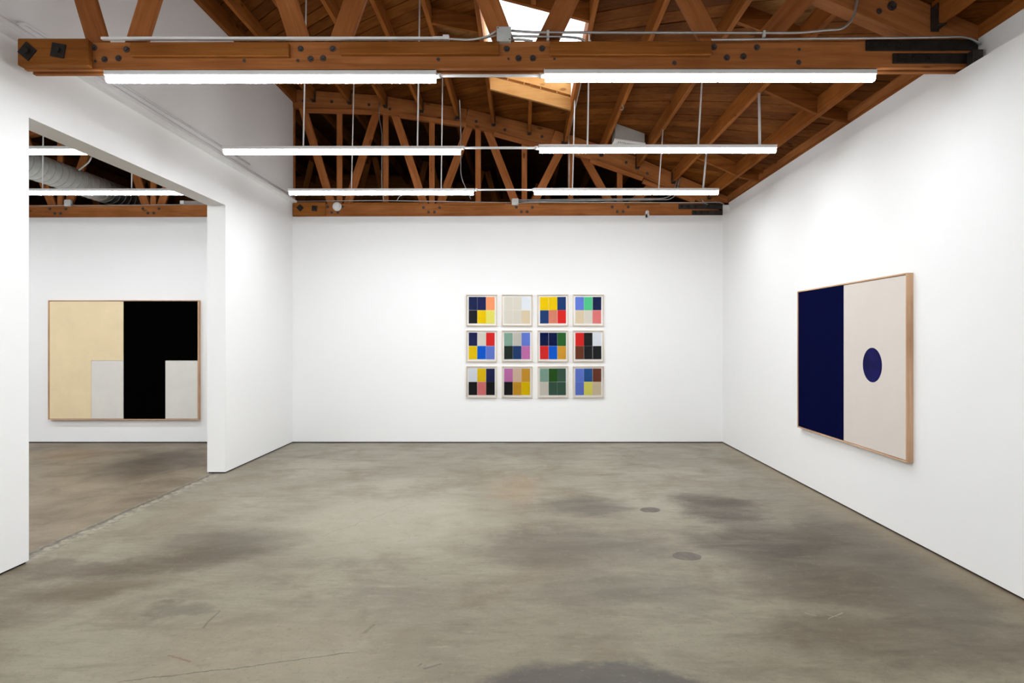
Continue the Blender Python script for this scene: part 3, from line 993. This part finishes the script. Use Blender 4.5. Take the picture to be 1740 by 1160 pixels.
def light_strip(x, y, ztop, label, rods=(), group='linear ceiling light strips', tilt=0.0):
    """ztop: top of the housing"""
    z = ztop - 0.030
    t = thing('light_strip', (x, y, z), label, 'light', group)
    T = Matrix.Translation((x, y, z))
    obj('housing', HOUS, t, T)
    for k in (0, 1):
        obj('diffuser', LENS, t, Matrix.Translation((x + 0.004 + k * (LEN / 2 + 0.000), y, z)))
    for xx in (x - 0.002, x + LEN + 0.002):
        obj('end_cap', CAP, t, Matrix.Translation((xx, y, z + 0.015)))
    for item in rods:
        xr, k, r = item
        xtop = k if isinstance(k, float) else JX[k]
        zt = joist_z(xtop) + 0.004
        tube('suspension_rod', [(xr, y, ztop - 0.001), (xtop, y, zt)], r, M_WHITEPIPE, t, n=6)
    return t
ROWS = [4.135, 5.755, 7.385]
LX, RX = -2.72, 0.14
light_strip(LX, ROWS[0], 3.238, 'long white linear light strip under the near truss, close to the partition wall')
light_strip(RX, ROWS[0] - 0.005, 3.243, 'long white linear light strip under the near truss, below the steel straps')
light_strip(LX, ROWS[1], 3.238, 'suspended linear light strip in the middle row, on the partition wall side', [(-2.0, 2, 0.0075), (-0.962, 4, 0.0075)])
light_strip(RX + 0.005, ROWS[1], 3.252, 'suspended linear light strip in the middle row, under the ceiling vent', [(0.585, 7, 0.0075), (1.592, 9, 0.0075), (2.152, 10, 0.012)])
light_strip(LX - 0.01, ROWS[2], 3.238, 'suspended linear light strip nearest the far truss, on the smoke detector side', [(-2.005, 2, 0.007), (-0.958, 4, 0.007)])
light_strip(RX - 0.015, ROWS[2], 3.243, 'suspended linear light strip nearest the far truss, on the security camera side', [(0.575, 7, 0.007), (1.582, 9, 0.007), (2.10, 10, 0.011)])
# the rows go on over the camera and in the next room
for yy, nm in ((2.51, 'first'), (0.88, 'second'), (-0.75, 'third')):
    for x, sd, ka, kb in ((LX, 'partition wall', 2, 4), (RX, 'right wall', 7, 9)):
        if yy > 2 and x == RX:
            continue
        light_strip(x, yy, 3.24, 'linear light strip of the %s row in front of the near truss, %s side' % (nm, sd), [(JX[ka], ka, 0.0075), (JX[kb], kb, 0.0075)])
for yy, nm in ((7.385, 'in the next room nearest its back wall'), (5.755, 'in the next room crossing above the spiral duct'), (3.9, 'of the next room level with the near truss'), (2.2, 'of the next room before the near truss'), (0.5, 'of the next room by its entrance end')):
    for x, sd in ((-6.06, 'beside the opening'), (-8.95, 'away from the opening')):
        light_strip(x, yy, 3.238, 'linear light strip %s, %s' % (nm, sd), [(x + 0.45, -4.05 - 0.5145 * round((-4.05 - x - 0.45) / 0.5145), 0.007), (x + 1.49, -4.05 - 0.5145 * round((-4.05 - x - 1.49) / 0.5145), 0.007)])
# conduits linking the strips
for y, z, r, lb_ in ((ROWS[0], 3.213, 0.0105, 'white link conduit between the two light strips under the near truss'),
                     (ROWS[1], 3.228, 0.011, 'white link conduit between the two middle row light strips'),
                     (ROWS[2], 3.228, 0.010, 'white link conduit between the two light strips nearest the far truss')):
    t = thing('link_conduit', (LX + LEN, y, z), lb_, 'conduit', 'link conduits between light strips')
    tube('conduit_pipe', [(LX + LEN + 0.004, y, z), (RX - 0.004, y, z)], r, M_WHITEPIPE, t)
    for xx in (LX + LEN + 0.004, RX - 0.034):
        tube('connector', [(xx, y, z), (xx + 0.03, y, z)], r * 1.6, M_WHITEPIPE, t)

# ------------------------------------------------------------------ electrics on the near truss
yc = YN - 0.02
a, b = P(173, 70, yc), P(735, 66, yc)
t = thing('wire_raceway', (a.x, yc, a.z), 'long white metal raceway lying along the top of the near truss chord', 'raceway')
box('channel', a.x, b.x, yc - 0.014, yc + 0.014, 3.421, 3.437, M_WHITEMETAL, t, 0.002)
a2 = P(758, 66, yc)
box('cover', b.x, a2.x - 0.02, yc - 0.015, yc + 0.015, 3.421, 3.439, M_PLASTIC, t, 0.002)
box('end_fitting', a2.x - 0.02, a2.x + 0.02, yc - 0.018, yc + 0.018, 3.420, 3.449, M_WHITEMETAL, t, 0.003)
def jbox(name, u0, v0, u1, v1, Y, dp, label):
    a, b = P(u0, v1, Y), P(u1, v0, Y)
    t = thing(name, ((a.x + b.x) / 2, Y + dp / 2, a.z), label, 'junction box', 'junction boxes')
    box('box_body', a.x + 0.002, b.x - 0.002, Y + 0.003, Y + dp, a.z, b.z - 0.002, M_GALV, t, 0.002)
    box('cover_plate', a.x, b.x, Y, Y + 0.004, a.z + 0.001, b.z, M_GALV, t, 0.001)
    for fx, fz in ((0.09, 0.9), (0.9, 0.12)):
        x, z = a.x + (b.x - a.x) * fx, a.z + (b.z - a.z) * fz
        obj('cover_screw', WASH, t, Matrix.Translation((x, Y - 0.003, z)) @ Matrix.Scale(0.22, 4))
    return a, b
yj = 4.06
ja, jb = jbox('junction_box', 844, 45, 868.5, 69.5, yj, 0.06, 'square galvanised junction box standing on the near truss below the skylight')
def pipe(name, uv, Y, r, label, rad=0.05, mat=M_CONDUIT, group=None, clamps=()):
    pts = [P(u, v, Y if len(rest) == 0 else rest[0]) for u, v, *rest in uv]
    t = thing(name, pts[0], label, 'conduit', group)
    tube('pipe', pts, r, mat, t, rad)
    for u, v in clamps:
        q = P(u, v, Y)
        box('clamp', q.x - 0.008, q.x + 0.008, q.y - r - 0.004, q.y + r + 0.004, q.z - r - 0.02, q.z + r + 0.004, M_GALV, t, 0.001)
    return t
g = 'steel conduits on the near truss'
pipe('steel_conduit', [(869, 52, 4.09), (905, 55), (1360, 56), (1405, 51), (1432, 50), (1450, 32), (1457, 0), (1462, -40)], 4.07, 0.0085, 'long steel conduit from the junction box bending up to the roof at its end', 0.16, clamps=[(931, 55.5), (1298, 56)], group=g)
pipe('steel_conduit', [(869, 61, 4.09), (905, 62), (965, 62.5), (985, 65), (994, 70), (1000, 76)], 4.10, 0.008, 'short steel conduit leaving the middle of the junction box', 0.12, clamps=[(931, 62)], group=g)
pipe('steel_conduit', [(869, 67.5), (885, 67), (905, 70)], 4.10, 0.008, 'shortest steel conduit leaving the foot of the junction box', 0.1, group=g)
pipe('steel_conduit', [(1209, 67.5), (1540, 64), (1635, 62.5), (1652, 66), (1666, 76)], 4.055, 0.0075, 'steel conduit lying on the near chord above the black straps', 0.12, group=g)
for k, (v0, v1) in enumerate(((53, 66), (60, 68))):
    pipe('flexible_cable', [(762 + 4 * k, 66, 4.07 + 0.03 * k), (800, 68.5 - k, 4.07 + 0.03 * k), (828, v1 - 4, 4.07 + 0.03 * k), (843, v0, 4.07 + 0.03 * k)], 4.07, 0.006,
         ('upper' if k == 0 else 'lower') + ' flexible metal cable looping between the raceway and junction box', 0.1, M_GALV)
# ------------------------------------------------------------------ electrics on the far truss
yt = YB - 0.03
jbox('junction_box', 869.5, 337, 881, 348, yt, 0.05, 'small galvanised junction box on the chord of the far truss')
g = 'steel conduits on the far truss'
pipe('steel_conduit', [(500, 342), (640, 340.5), (868, 344)], YB - 0.005, 0.007, 'steel conduit along the far chord past the smoke detector', group=g)
pipe('steel_conduit', [(881, 339.5), (1060, 337.8), (1130, 337), (1144, 330), (1149, 310, YB - 0.03), (1151, 300)], yt, 0.0075, 'upper steel conduit from the far junction box bending up beside a joist', 0.12, group=g)
pipe('steel_conduit', [(881, 342), (1060, 340), (1138, 339), (1149, 331), (1153, 312), (1155, 302)], yt, 0.0075, 'middle steel conduit from the far junction box bending up beside a joist', 0.12, group=g)
pipe('steel_conduit', [(881, 345), (905, 343.5), (1180, 344), (1224, 343.5), (1231, 348)], yt, 0.0075, 'lowest steel conduit from the far junction box running to the right wall', 0.1, group=g)
pipe('steel_conduit', [(781, 170, 8.3), (783, 215, YB - 0.01), (783, 300, YB - 0.01), (792, 321), (800, 338)], YB - 0.01, 0.007, 'steel conduit dropping down the far truss beside a sloping web', 0.15, group=g)
pipe('steel_conduit', [(645, 175), (644, 200), (649, 222), (648.5, 318), (652, 340)], YB - 0.012, 0.006, 'thin cable conduit running down a web post of the far truss', 0.1, group=g)
pipe('steel_conduit', [(674, 342), (679, 332), (690, 331)], YB - 0.012, 0.006, 'small curved conduit stub rising from the far chord', 0.06, group=g)
pipe('steel_conduit', [(1192, 337), (1196, 345), (1203, 347)], YB - 0.012, 0.006, 'small looped cable end by the straps of the far truss', 0.05, group=g)
jz7 = joist_z(JX[7]) + 0.05
t = thing('joist_conduit', (JX[7] + 0.035, 4.3, jz7), 'steel conduit following the skylight joist down to the far truss', 'conduit')
tube('pipe', [(JX[7] + 0.035, 6.0, jz7), (JX[7] + 0.035, 8.96, jz7), (JX[7] + 0.055, 9.03, jz7 - 0.12), (JX[7] + 0.05, 9.03, 3.62)], 0.008, M_CONDUIT, t, 0.08)

# smoke detector
c = P(572, 350.3, YB - 0.03)
t = thing('smoke_detector', (c.x, YB, c.z - 0.063), 'round white smoke detector on the far truss chord', 'smoke detector')
def lathe_y(name, prof, n, mat, M, parent):
    """profile (r, y) turned about the Y axis"""
    bmx = bmesh.new()
    rings = [[bmx.verts.new((r * math.cos(2 * math.pi * k / n), y, r * math.sin(2 * math.pi * k / n))) for k in range(n)] for r, y in prof]
    for A, B in zip(rings, rings[1:]):
        for k in range(n):
            bmx.faces.new((A[k], A[(k + 1) % n], B[(k + 1) % n], B[k]))
    bmx.faces.new(rings[0])
    bmx.faces.new(rings[-1])
    return obj(name, bm_mesh(name, bmx, mat, False), parent, M)
Mt = Matrix.Translation((c.x, YB - 0.03, c.z))
lathe_y('base', [(0.063, 0.036), (0.063, 0.012), (0.060, 0.008)], 32, M_PLASTIC, Mt, t)
lathe_y('cover', [(0.052, 0.008), (0.052, -0.004), (0.044, -0.014), (0.02, -0.018)], 32, M_PLASTIC, Mt, t)
for dx, dz in ((-0.012, 0.01), (0.014, -0.012)):
    obj('indicator', WASH, t, Matrix.Translation((c.x + dx, YB - 0.050, c.z + dz)) @ Matrix.Scale(0.16, 4))

# security camera
c = P(1100, 360, YT0 - 0.02)
t = thing('security_camera', (c.x, YT0, c.z), 'small white security camera with black face on the far truss chord', 'security camera')
lathe_y('mount', [(0.026, 0.016), (0.026, 0.004), (0.016, -0.006), (0.010, -0.012)], 20, M_PLASTIC, Matrix.Translation((c.x, YT0 - 0.018, c.z)), t)
tube('arm', [(c.x, YT0 - 0.025, c.z), (c.x, YT0 - 0.05, c.z - 0.012), (c.x - 0.002, YT0 - 0.06, c.z - 0.045)], 0.008, M_PLASTIC, t, 0.01)
Mc = Matrix.Translation((c.x - 0.012, YT0 - 0.07, c.z - 0.062)) @ Matrix.Rotation(math.radians(-28), 4, 'Z') @ Matrix.Rotation(math.radians(16), 4, 'X')
obj('body', box_me('body', 0.046, 0.075, 0.068, M_PLASTIC, 0.008), t, Mc)
obj('face', box_me('face', 0.030, 0.004, 0.048, M_BLACKPLASTIC, 0.001), t, Mc @ Matrix.Translation((0, -0.038, 0)))
lathe_y('lens', [(0.009, 0.0), (0.009, -0.004), (0.004, -0.005)], 14, M_BLACKPLASTIC, Mc @ Matrix.Translation((0, -0.040, 0.008)), t)

# ceiling vent box between two joists
vx0, vx1, vy0, vy1 = 1.180, 1.555, 8.10, 8.42
t = thing('ceiling_vent', ((vx0 + vx1) / 2, 8.36, 4.02), 'boxy vent hood with white louvred grille hanging between roof joists', 'vent')
zl, zr = 4.050, 3.995
def hexa(name, x0, x1, y0, y1, zb0, zb1, zt0, zt1, mat, parent):
    vs = [(x0, y0, zb0), (x1, y0, zb1), (x1, y1, zb1), (x0, y1, zb0), (x0, y0, zt0), (x1, y0, zt1), (x1, y1, zt1), (x0, y1, zt0)]
    c = Vector(((x0 + x1) / 2, (y0 + y1) / 2, (zb0 + zt0) / 2))
    me = mesh(name, [Vector(v) - c for v in vs], [(0, 3, 2, 1), (4, 5, 6, 7), (0, 1, 5, 4), (1, 2, 6, 5), (2, 3, 7, 6), (3, 0, 4, 7)], mat)
    return obj(name, me, parent, Matrix.Translation(c))
hexa('hood', vx0, vx1, vy0, vy1, zl, zr, deck(vx0) - 0.004, deck(vx1) - 0.004, M_VENT, t)
fw = 0.035
for x0, x1, y0, y1 in ((vx0 - 0.012, vx0 + fw, vy0 - 0.01, vy1 + 0.01), (vx1 - fw, vx1 + 0.008, vy0 - 0.01, vy1 + 0.01), (vx0 + fw, vx1 - fw, vy0 - 0.01, vy0 + fw), (vx0 + fw, vx1 - fw, vy1 - fw, vy1 + 0.01), ((vx0 + vx1) / 2 - 0.2, (vx0 + vx1) / 2 + 0.2, 8.25, 8.265)):
    x0, x1 = max(x0, vx0 - 0.012), min(x1, vx1 + 0.008)
    f_ = lambda x: zl + (zr - zl) * (x - vx0) / (vx1 - vx0)
    hexa('grille_frame', x0, x1, y0, y1, f_(x0) - 0.016, f_(x1) - 0.016, f_(x0), f_(x1), M_WHITEMETAL, t)
hexa('duct_mouth', vx0 + fw, vx1 - fw, vy0 + fw, vy1 - fw, f_(vx0 + fw) - 0.003, f_(vx1 - fw) - 0.003, f_(vx0 + fw) - 0.001, f_(vx1 - fw) - 0.001, M_DARK, t)
nl = 14
for i in range(nl):
    x = vx0 + fw + (vx1 - vx0 - 2 * fw) * (i + 0.5) / nl
    me = box_me('louvre', 0.018, vy1 - vy0 - 2 * fw, 0.002, M_WHITEMETAL)
    obj('louvre', me, t, Matrix.Translation((x, (vy0 + vy1) / 2, f_(x) - 0.009)) @ Matrix.Rotation(math.radians(48), 4, 'Y'))

# spiral duct in the next room
dx_, dz_, dr = -6.04, 3.615, 0.166
t = thing('spiral_duct', (dx_, 7.0, dz_ - dr), 'round galvanised spiral duct under the roof of the next room', 'duct')
def cyl_y(name, x, z, r, y0, y1, n, mat, parent):
    bmx = bmesh.new()
    bm_tube(bmx, [(x, y0, z), (x, y1, z)], r, n)
    return obj(name, bm_mesh(name, bmx, mat, True), parent)
cyl_y('duct_body', dx_, dz_, dr, 2.0, 10.0, 40, M_GALV, t)
bmx = bmesh.new()
helix = []
for i in range(0, 24 * 68):
    a_ = 2 * math.pi * i / 24
    helix.append((dx_ + (dr + 0.001) * math.cos(a_), 2.05 + 0.118 * i / 24, dz_ + (dr + 0.001) * math.sin(a_)))
helix = [h for h in helix if h[1] < 9.98]
bm_tube(bmx, helix, 0.004, 5)
obj('spiral_seam', bm_mesh('spiral_seam', bmx, M_SEAM, True), t)
cyl_y('dark_duct_end', dx_ + 0.02, dz_ - 0.01, dr * 0.95, 10.0, 11.2, 40, M_HANGER, t)  # far end of the duct inside the loft, coloured darker
for y in (5.2,):
    tube('hanger_strap', [(dx_ - dr - 0.004, y, dz_), (dx_ - dr, y, deck(dx_))], 0.006, M_GALV, t)
# smaller things on the far chord in the next room
jbox('junction_box', 108.5, 339, 119.5, 350, YB - 0.05, 0.05, 'square junction box on the truss chord in the next room')
a, b = P(307, 347, YB - 0.04), P(349, 341, YB - 0.04)
t = thing('wire_raceway', (a.x, YB - 0.04, a.z), 'short pale raceway box on the truss chord beside the opening', 'raceway')
box('channel', a.x, b.x, YB - 0.04, YB + 0.02, a.z + 0.008, b.z, M_VENT, t, 0.002)
box('end_fitting', a.x - 0.01, a.x + 0.045, YB - 0.045, YB + 0.02, a.z + 0.006, b.z + 0.003, M_PLASTIC, t, 0.002)
pipe('steel_conduit', [(50, 350, YB - 0.02), (108, 349)], YB - 0.02, 0.006, 'thin conduit left of the junction box in the next room')
pipe('steel_conduit', [(120, 348), (135, 349.5), (350, 347)], YB - 0.02, 0.006, 'thin conduit along the chord in the next room')
pipe('steel_conduit', [(157, 262), (152, 275), (134, 289)], 8.0, 0.010, 'bent conduit hanging from the roof of the next room', 0.1)

# ------------------------------------------------------------------ art
def paint(name, col, rough=0.6, weave=True, var=0.03, spec=0.2, streak=0.0, col2=None):
    k = NT(name)
    k.b.inputs['Roughness'].default_value = rough
    k.b.inputs['Specular IOR Level'].default_value = spec
    tc = k.n('ShaderNodeTexCoord')
    n1 = k.noise(tc.outputs['Object'], 3.0, 5, 0.65, streak)
    c2 = col2 or tuple(c * (1 - 3 * var) for c in col)
    k.l(k.ramp(n1, [(0.3, c2), (0.7, col)]), k.b.inputs['Base Color'])
    if weave:
        k.bump(k.noise(tc.outputs['Object'], 420, 2), 0.12, 0.002)
    return k.m
def rails(name, W_, H_, fw_, dp, mat, parent, T):
    """four mitred rails, each its own mesh; picture plane local XZ, front at y=0, back at y=dp"""
    w, h = W_ / 2, H_ / 2
    q = [((-w, -h), (w, -h), (w - fw_, -h + fw_), (-w + fw_, -h + fw_)), ((w, h), (-w, h), (-w + fw_, h - fw_), (w - fw_, h - fw_)),
         ((-w, h), (-w, -h), (-w + fw_, -h + fw_), (-w + fw_, h - fw_)), ((w, -h), (w, h), (w - fw_, h - fw_), (w - fw_, -h + fw_))]
    for i, pts in enumerate(q):
        rot = 0 if i < 2 else math.pi / 2
        R = Matrix.Rotation(rot, 4, 'Y')
        Ri = R.inverted()
        vs = [Ri @ Vector((x, 0, z)) for x, z in pts] + [Ri @ Vector((x, dp, z)) for x, z in pts]
        me = mesh(name, vs, [(0, 1, 2, 3), (7, 6, 5, 4), (0, 4, 5, 1), (1, 5, 6, 2), (2, 6, 7, 3), (3, 7, 4, 0)], mat)
        b2 = bmesh.new(); b2.from_mesh(me); bmesh.ops.recalc_face_normals(b2, faces=b2.faces); b2.to_mesh(me); b2.free()
        obj(name, me, parent, T @ R)
def pbox(name, x0, x1, z0, z1, y0, y1, mat, parent, T, bevel=0.0):
    me = box_me(name, x1 - x0, y1 - y0, z1 - z0, mat, bevel)
    return obj(name, me, parent, T @ Matrix.Translation(((x0 + x1) / 2, (y0 + y1) / 2, (z0 + z1) / 2)))

# painting in the next room
M_CREAM = paint('cream_canvas', lin((234, 214, 175)))
M_BLACKP = paint('black_paint', (0.001, 0.001, 0.001), 0.9, False, 0.05, 0.0)
M_GREYP = paint('pale_grey_canvas', lin((221, 218, 211)), 0.65, True, 0.03)
x0, x1 = -6.761, -4.619
z0, z1 = 0.335, 2.036
cx, cz = (x0 + x1) / 2, (z0 + z1) / 2
Wd, Hd = x1 - x0, z1 - z0
DP = 0.062
T = Matrix.Translation((cx, YB - DP, cz))
t = thing('large_painting', (cx, YB, z0), 'oak framed painting with cream and black L shapes in the next room', 'painting', 'large framed paintings')
rails('frame_rail', Wd, Hd, 0.011, DP - 0.001, M_OAK, t, T)
pw, ph = Wd / 2 - 0.017, Hd / 2 - 0.017
gw, gz = pw * 0.435, -ph + ph * 2 * 0.497
for xa, mat in ((-pw, M_CREAM), (0.0, M_BLACKP)):
    xb = xa + pw
    nm = 'canvas_field'
    # L shaped field and the grey block let into its corner
    bmx = bmesh.new()
    bm_box(bmx, xa + 0.001, xb - gw - 0.0015, 0.008, 0.045, -ph, gz)
    bm_box(bmx, xa + 0.001, xb - 0.001, 0.008, 0.045, gz, ph)
    obj(nm, bm_mesh(nm, bmx, mat), t, T)
    pbox('canvas_block', xb - gw + 0.0015, xb - 0.001, -ph, gz - 0.003, 0.008, 0.045, M_GREYP, t, T)

# painting on the right wall
M_NAVY = paint('navy_velvet', lin((5, 10, 52)), 0.9, False, 0.08, 0.02)
M_LINEN = paint('cream_linen', lin((215, 206, 198)), 0.7, True, 0.012)
M_DISC = paint('ultramarine_disc', lin((18, 20, 96)), 0.6, False, 0.1, 0.08, 1.5, lin((8, 5, 50)))
ya, yb = 4.630, 6.478
za, zb = 0.587, 1.977
DP = 0.050
T = Matrix.Translation((XR - DP, (ya + yb) / 2, (za + zb) / 2)) @ Matrix.Rotation(-math.pi / 2, 4, 'Z')
# local x runs along -Y ... far end of the wall is local -x
t = thing('large_painting', (XR, (ya + yb) / 2, za), 'oak framed painting with navy half and blue disc on cream, on right wall', 'painting', 'large framed paintings')
Wd, Hd = yb - ya, zb - za
rails('frame_rail', Wd, Hd, 0.011, DP - 0.001, M_OAK, t, T)
pw, ph = Wd / 2 - 0.015, Hd / 2 - 0.015
pbox('navy_panel', -pw, -0.002, -ph, ph, 0.007, 0.04, M_NAVY, t, T)
lp = pbox('cream_panel', 0.002, pw, -ph, ph, 0.007, 0.04, M_LINEN, t, T)
obj('disc', disc_me('disc', 0.139, 0.003, 56, M_DISC), lp, T @ Matrix.Translation((pw / 2 + 0.001, 0.0055, 0.0)))

# twelve small framed prints
C_ = dict(nav=(29, 40, 82), nv2=(33, 38, 86), pch=(250, 160, 110), blk=(34, 34, 36), yel=(238, 203, 5), pyl=(232, 226, 110), bei=(221, 216, 203),
          wht=(228, 233, 240), tan=(223, 206, 175), blu=(34, 64, 118), sal=(218, 135, 110), red=(222, 42, 40), per=(106, 130, 215), mnt=(90, 205, 145),
          pnk=(228, 128, 128), brt=(5, 96, 216), sge=(138, 172, 154), gbe=(200, 196, 186), dgr=(35, 48, 40), mau=(202, 120, 180), dnv=(2, 18, 70),
          grn=(45, 105, 48), och=(215, 162, 50), brn=(116, 63, 44), pbe=(224, 195, 172), fgr=(38, 90, 25), sgr=(66, 98, 81), mbl=(42, 90, 150))
PM = {k_: paint('ink_' + k_, tuple(min(0.95, c * 1.0) for c in lin(v)), 0.8, False, 0.02, 0.02) for k_, v in C_.items()}
M_PAPER = paint('white_paper', (0.93, 0.925, 0.91), 0.8, False, 0.005)
PR = [['nav nv2 pch blk yel pyl', 'bei bei wht bei bei tan', 'yel yel blu blu sal red', 'per mnt nav tan bei pnk'],
      ['nv2 bei red yel brt per', 'sge gbe per dgr blu mau', 'dnv dnv grn red brt och', 'red blk wht brn blk blk'],
      ['wht yel nv2 blk pnk blk', 'mau pbe och blk och yel', 'sge fgr sgr bei sgr sgr', 'per mbl brn per pyl tan']]
LB = [['navy, peach, black and yellow blocks', 'mostly beige blocks and one white', 'yellow top, blue, salmon and red blocks', 'periwinkle, mint, navy and pink blocks'],
      ['navy, beige and red above yellow and blue', 'sage, grey, dark green and mauve blocks', 'dark navy, green, red and ochre blocks', 'red, brown and black stepped blocks'],
      ['white, yellow and navy above black and pink', 'mauve, ochre, black and yellow blocks', 'sage and dark green blocks', 'periwinkle, blue, brown and yellow blocks']]
cu = [(792, 844.6), (852.4, 905), (913.5, 965.8), (973.6, 1026)]
rv = [(500.3, 553.3), (561, 614.3), (622, 675.5)]
DP = 0.032
rq = random.Random(11)
FS = 0.4415
for r in range(3):
    for c in range(4):
        a = P(sum(cu[c]) / 2, sum(rv[r]) / 2, YB - DP)
        T = Matrix.Translation((a.x, YB - DP, a.z)) @ Matrix.Rotation(math.radians(rq.uniform(-0.25, 0.25)), 4, 'Y')
        t = thing('framed_print', (a.x, YB, a.z - FS / 2), 'small pale wood framed print with ' + LB[r][c], 'framed print', 'twelve small framed prints on the back wall')
        rails('frame_rail', FS, FS + 0.006, 0.011, DP - 0.001, M_MAPLE, t, T)
        hw = FS / 2 - 0.012
        pbox('backing_board', -hw, hw, -hw - 0.003, hw + 0.003, 0.022, 0.028, M_PAPER, t, T)
        sw, shh = 0.186, 0.1905
        sheet = pbox('print_sheet', -sw - 0.002, sw + 0.002, -shh - 0.002, shh + 0.002, 0.0185, 0.021, M_PAPER, t, T)
        cells = PR[r][c].split()
        for i in range(6):
            cc_, rr = i % 3, i // 3
            bw, bh = 2 * sw / 3, shh
            xa = -sw + cc_ * bw
            zt = shh - rr * bh
            g_ = 0.0009
            jx, jz = rq.uniform(-.0012, .0012), rq.uniform(-.001, .001)
            pbox('colour_block', xa + g_ + jx, xa + bw - g_ + jx, zt - bh + g_ + jz, zt - g_ + jz, 0.0172, 0.0186, PM[cells[i]], sheet, T)
        pbox('glass_pane', -hw, hw, -hw - 0.003, hw + 0.003, 0.010, 0.012, M_GLASS, t, T)

# filled core holes in the slab
M_PATCH = paint('dark_mortar', lin((118, 110, 101)), 0.7, False, 0.12, 0.3, 1.0, lin((78, 72, 66)))
for (u, v, rr, sd, lbx) in ((1105, 866, 0.082, 1, 'round dark mortar patch in the floor, the one closer to the back wall'),
                            (1167, 944.5, 0.088, 2, 'round dark mortar patch in the floor, the one farther from the back wall')):
    Yd = EYE * F / (v - VY)
    xx = (u - VX) * Yd / F
    rr_ = random.Random(sd)
    bmx = bmesh.new()
    n = 28
    top, bot = [], []
    for k_ in range(n):
        a_ = 2 * math.pi * k_ / n
        r_ = rr * (1 + 0.06 * math.sin(2 * a_ + sd) + rr_.uniform(-0.05, 0.05))
        top.append(bmx.verts.new((r_ * math.cos(a_), r_ * math.sin(a_), 0.0015)))
        bot.append(bmx.verts.new((r_ * 1.03 * math.cos(a_), r_ * 1.03 * math.sin(a_), 0.0002)))
    ctr = bmx.verts.new((0, 0, 0.0008))
    for k_ in range(n):
        bmx.faces.new((top[k_], top[(k_ + 1) % n], ctr))
        bmx.faces.new((top[k_], bot[k_], bot[(k_ + 1) % n], top[(k_ + 1) % n]))
    o = obj('floor_patch', bm_mesh('floor_patch', bmx, M_PATCH), None, Matrix.Translation((xx, Yd, 0)))
    tag(o, lbx, 'patch', 'mortar patches in the floor')
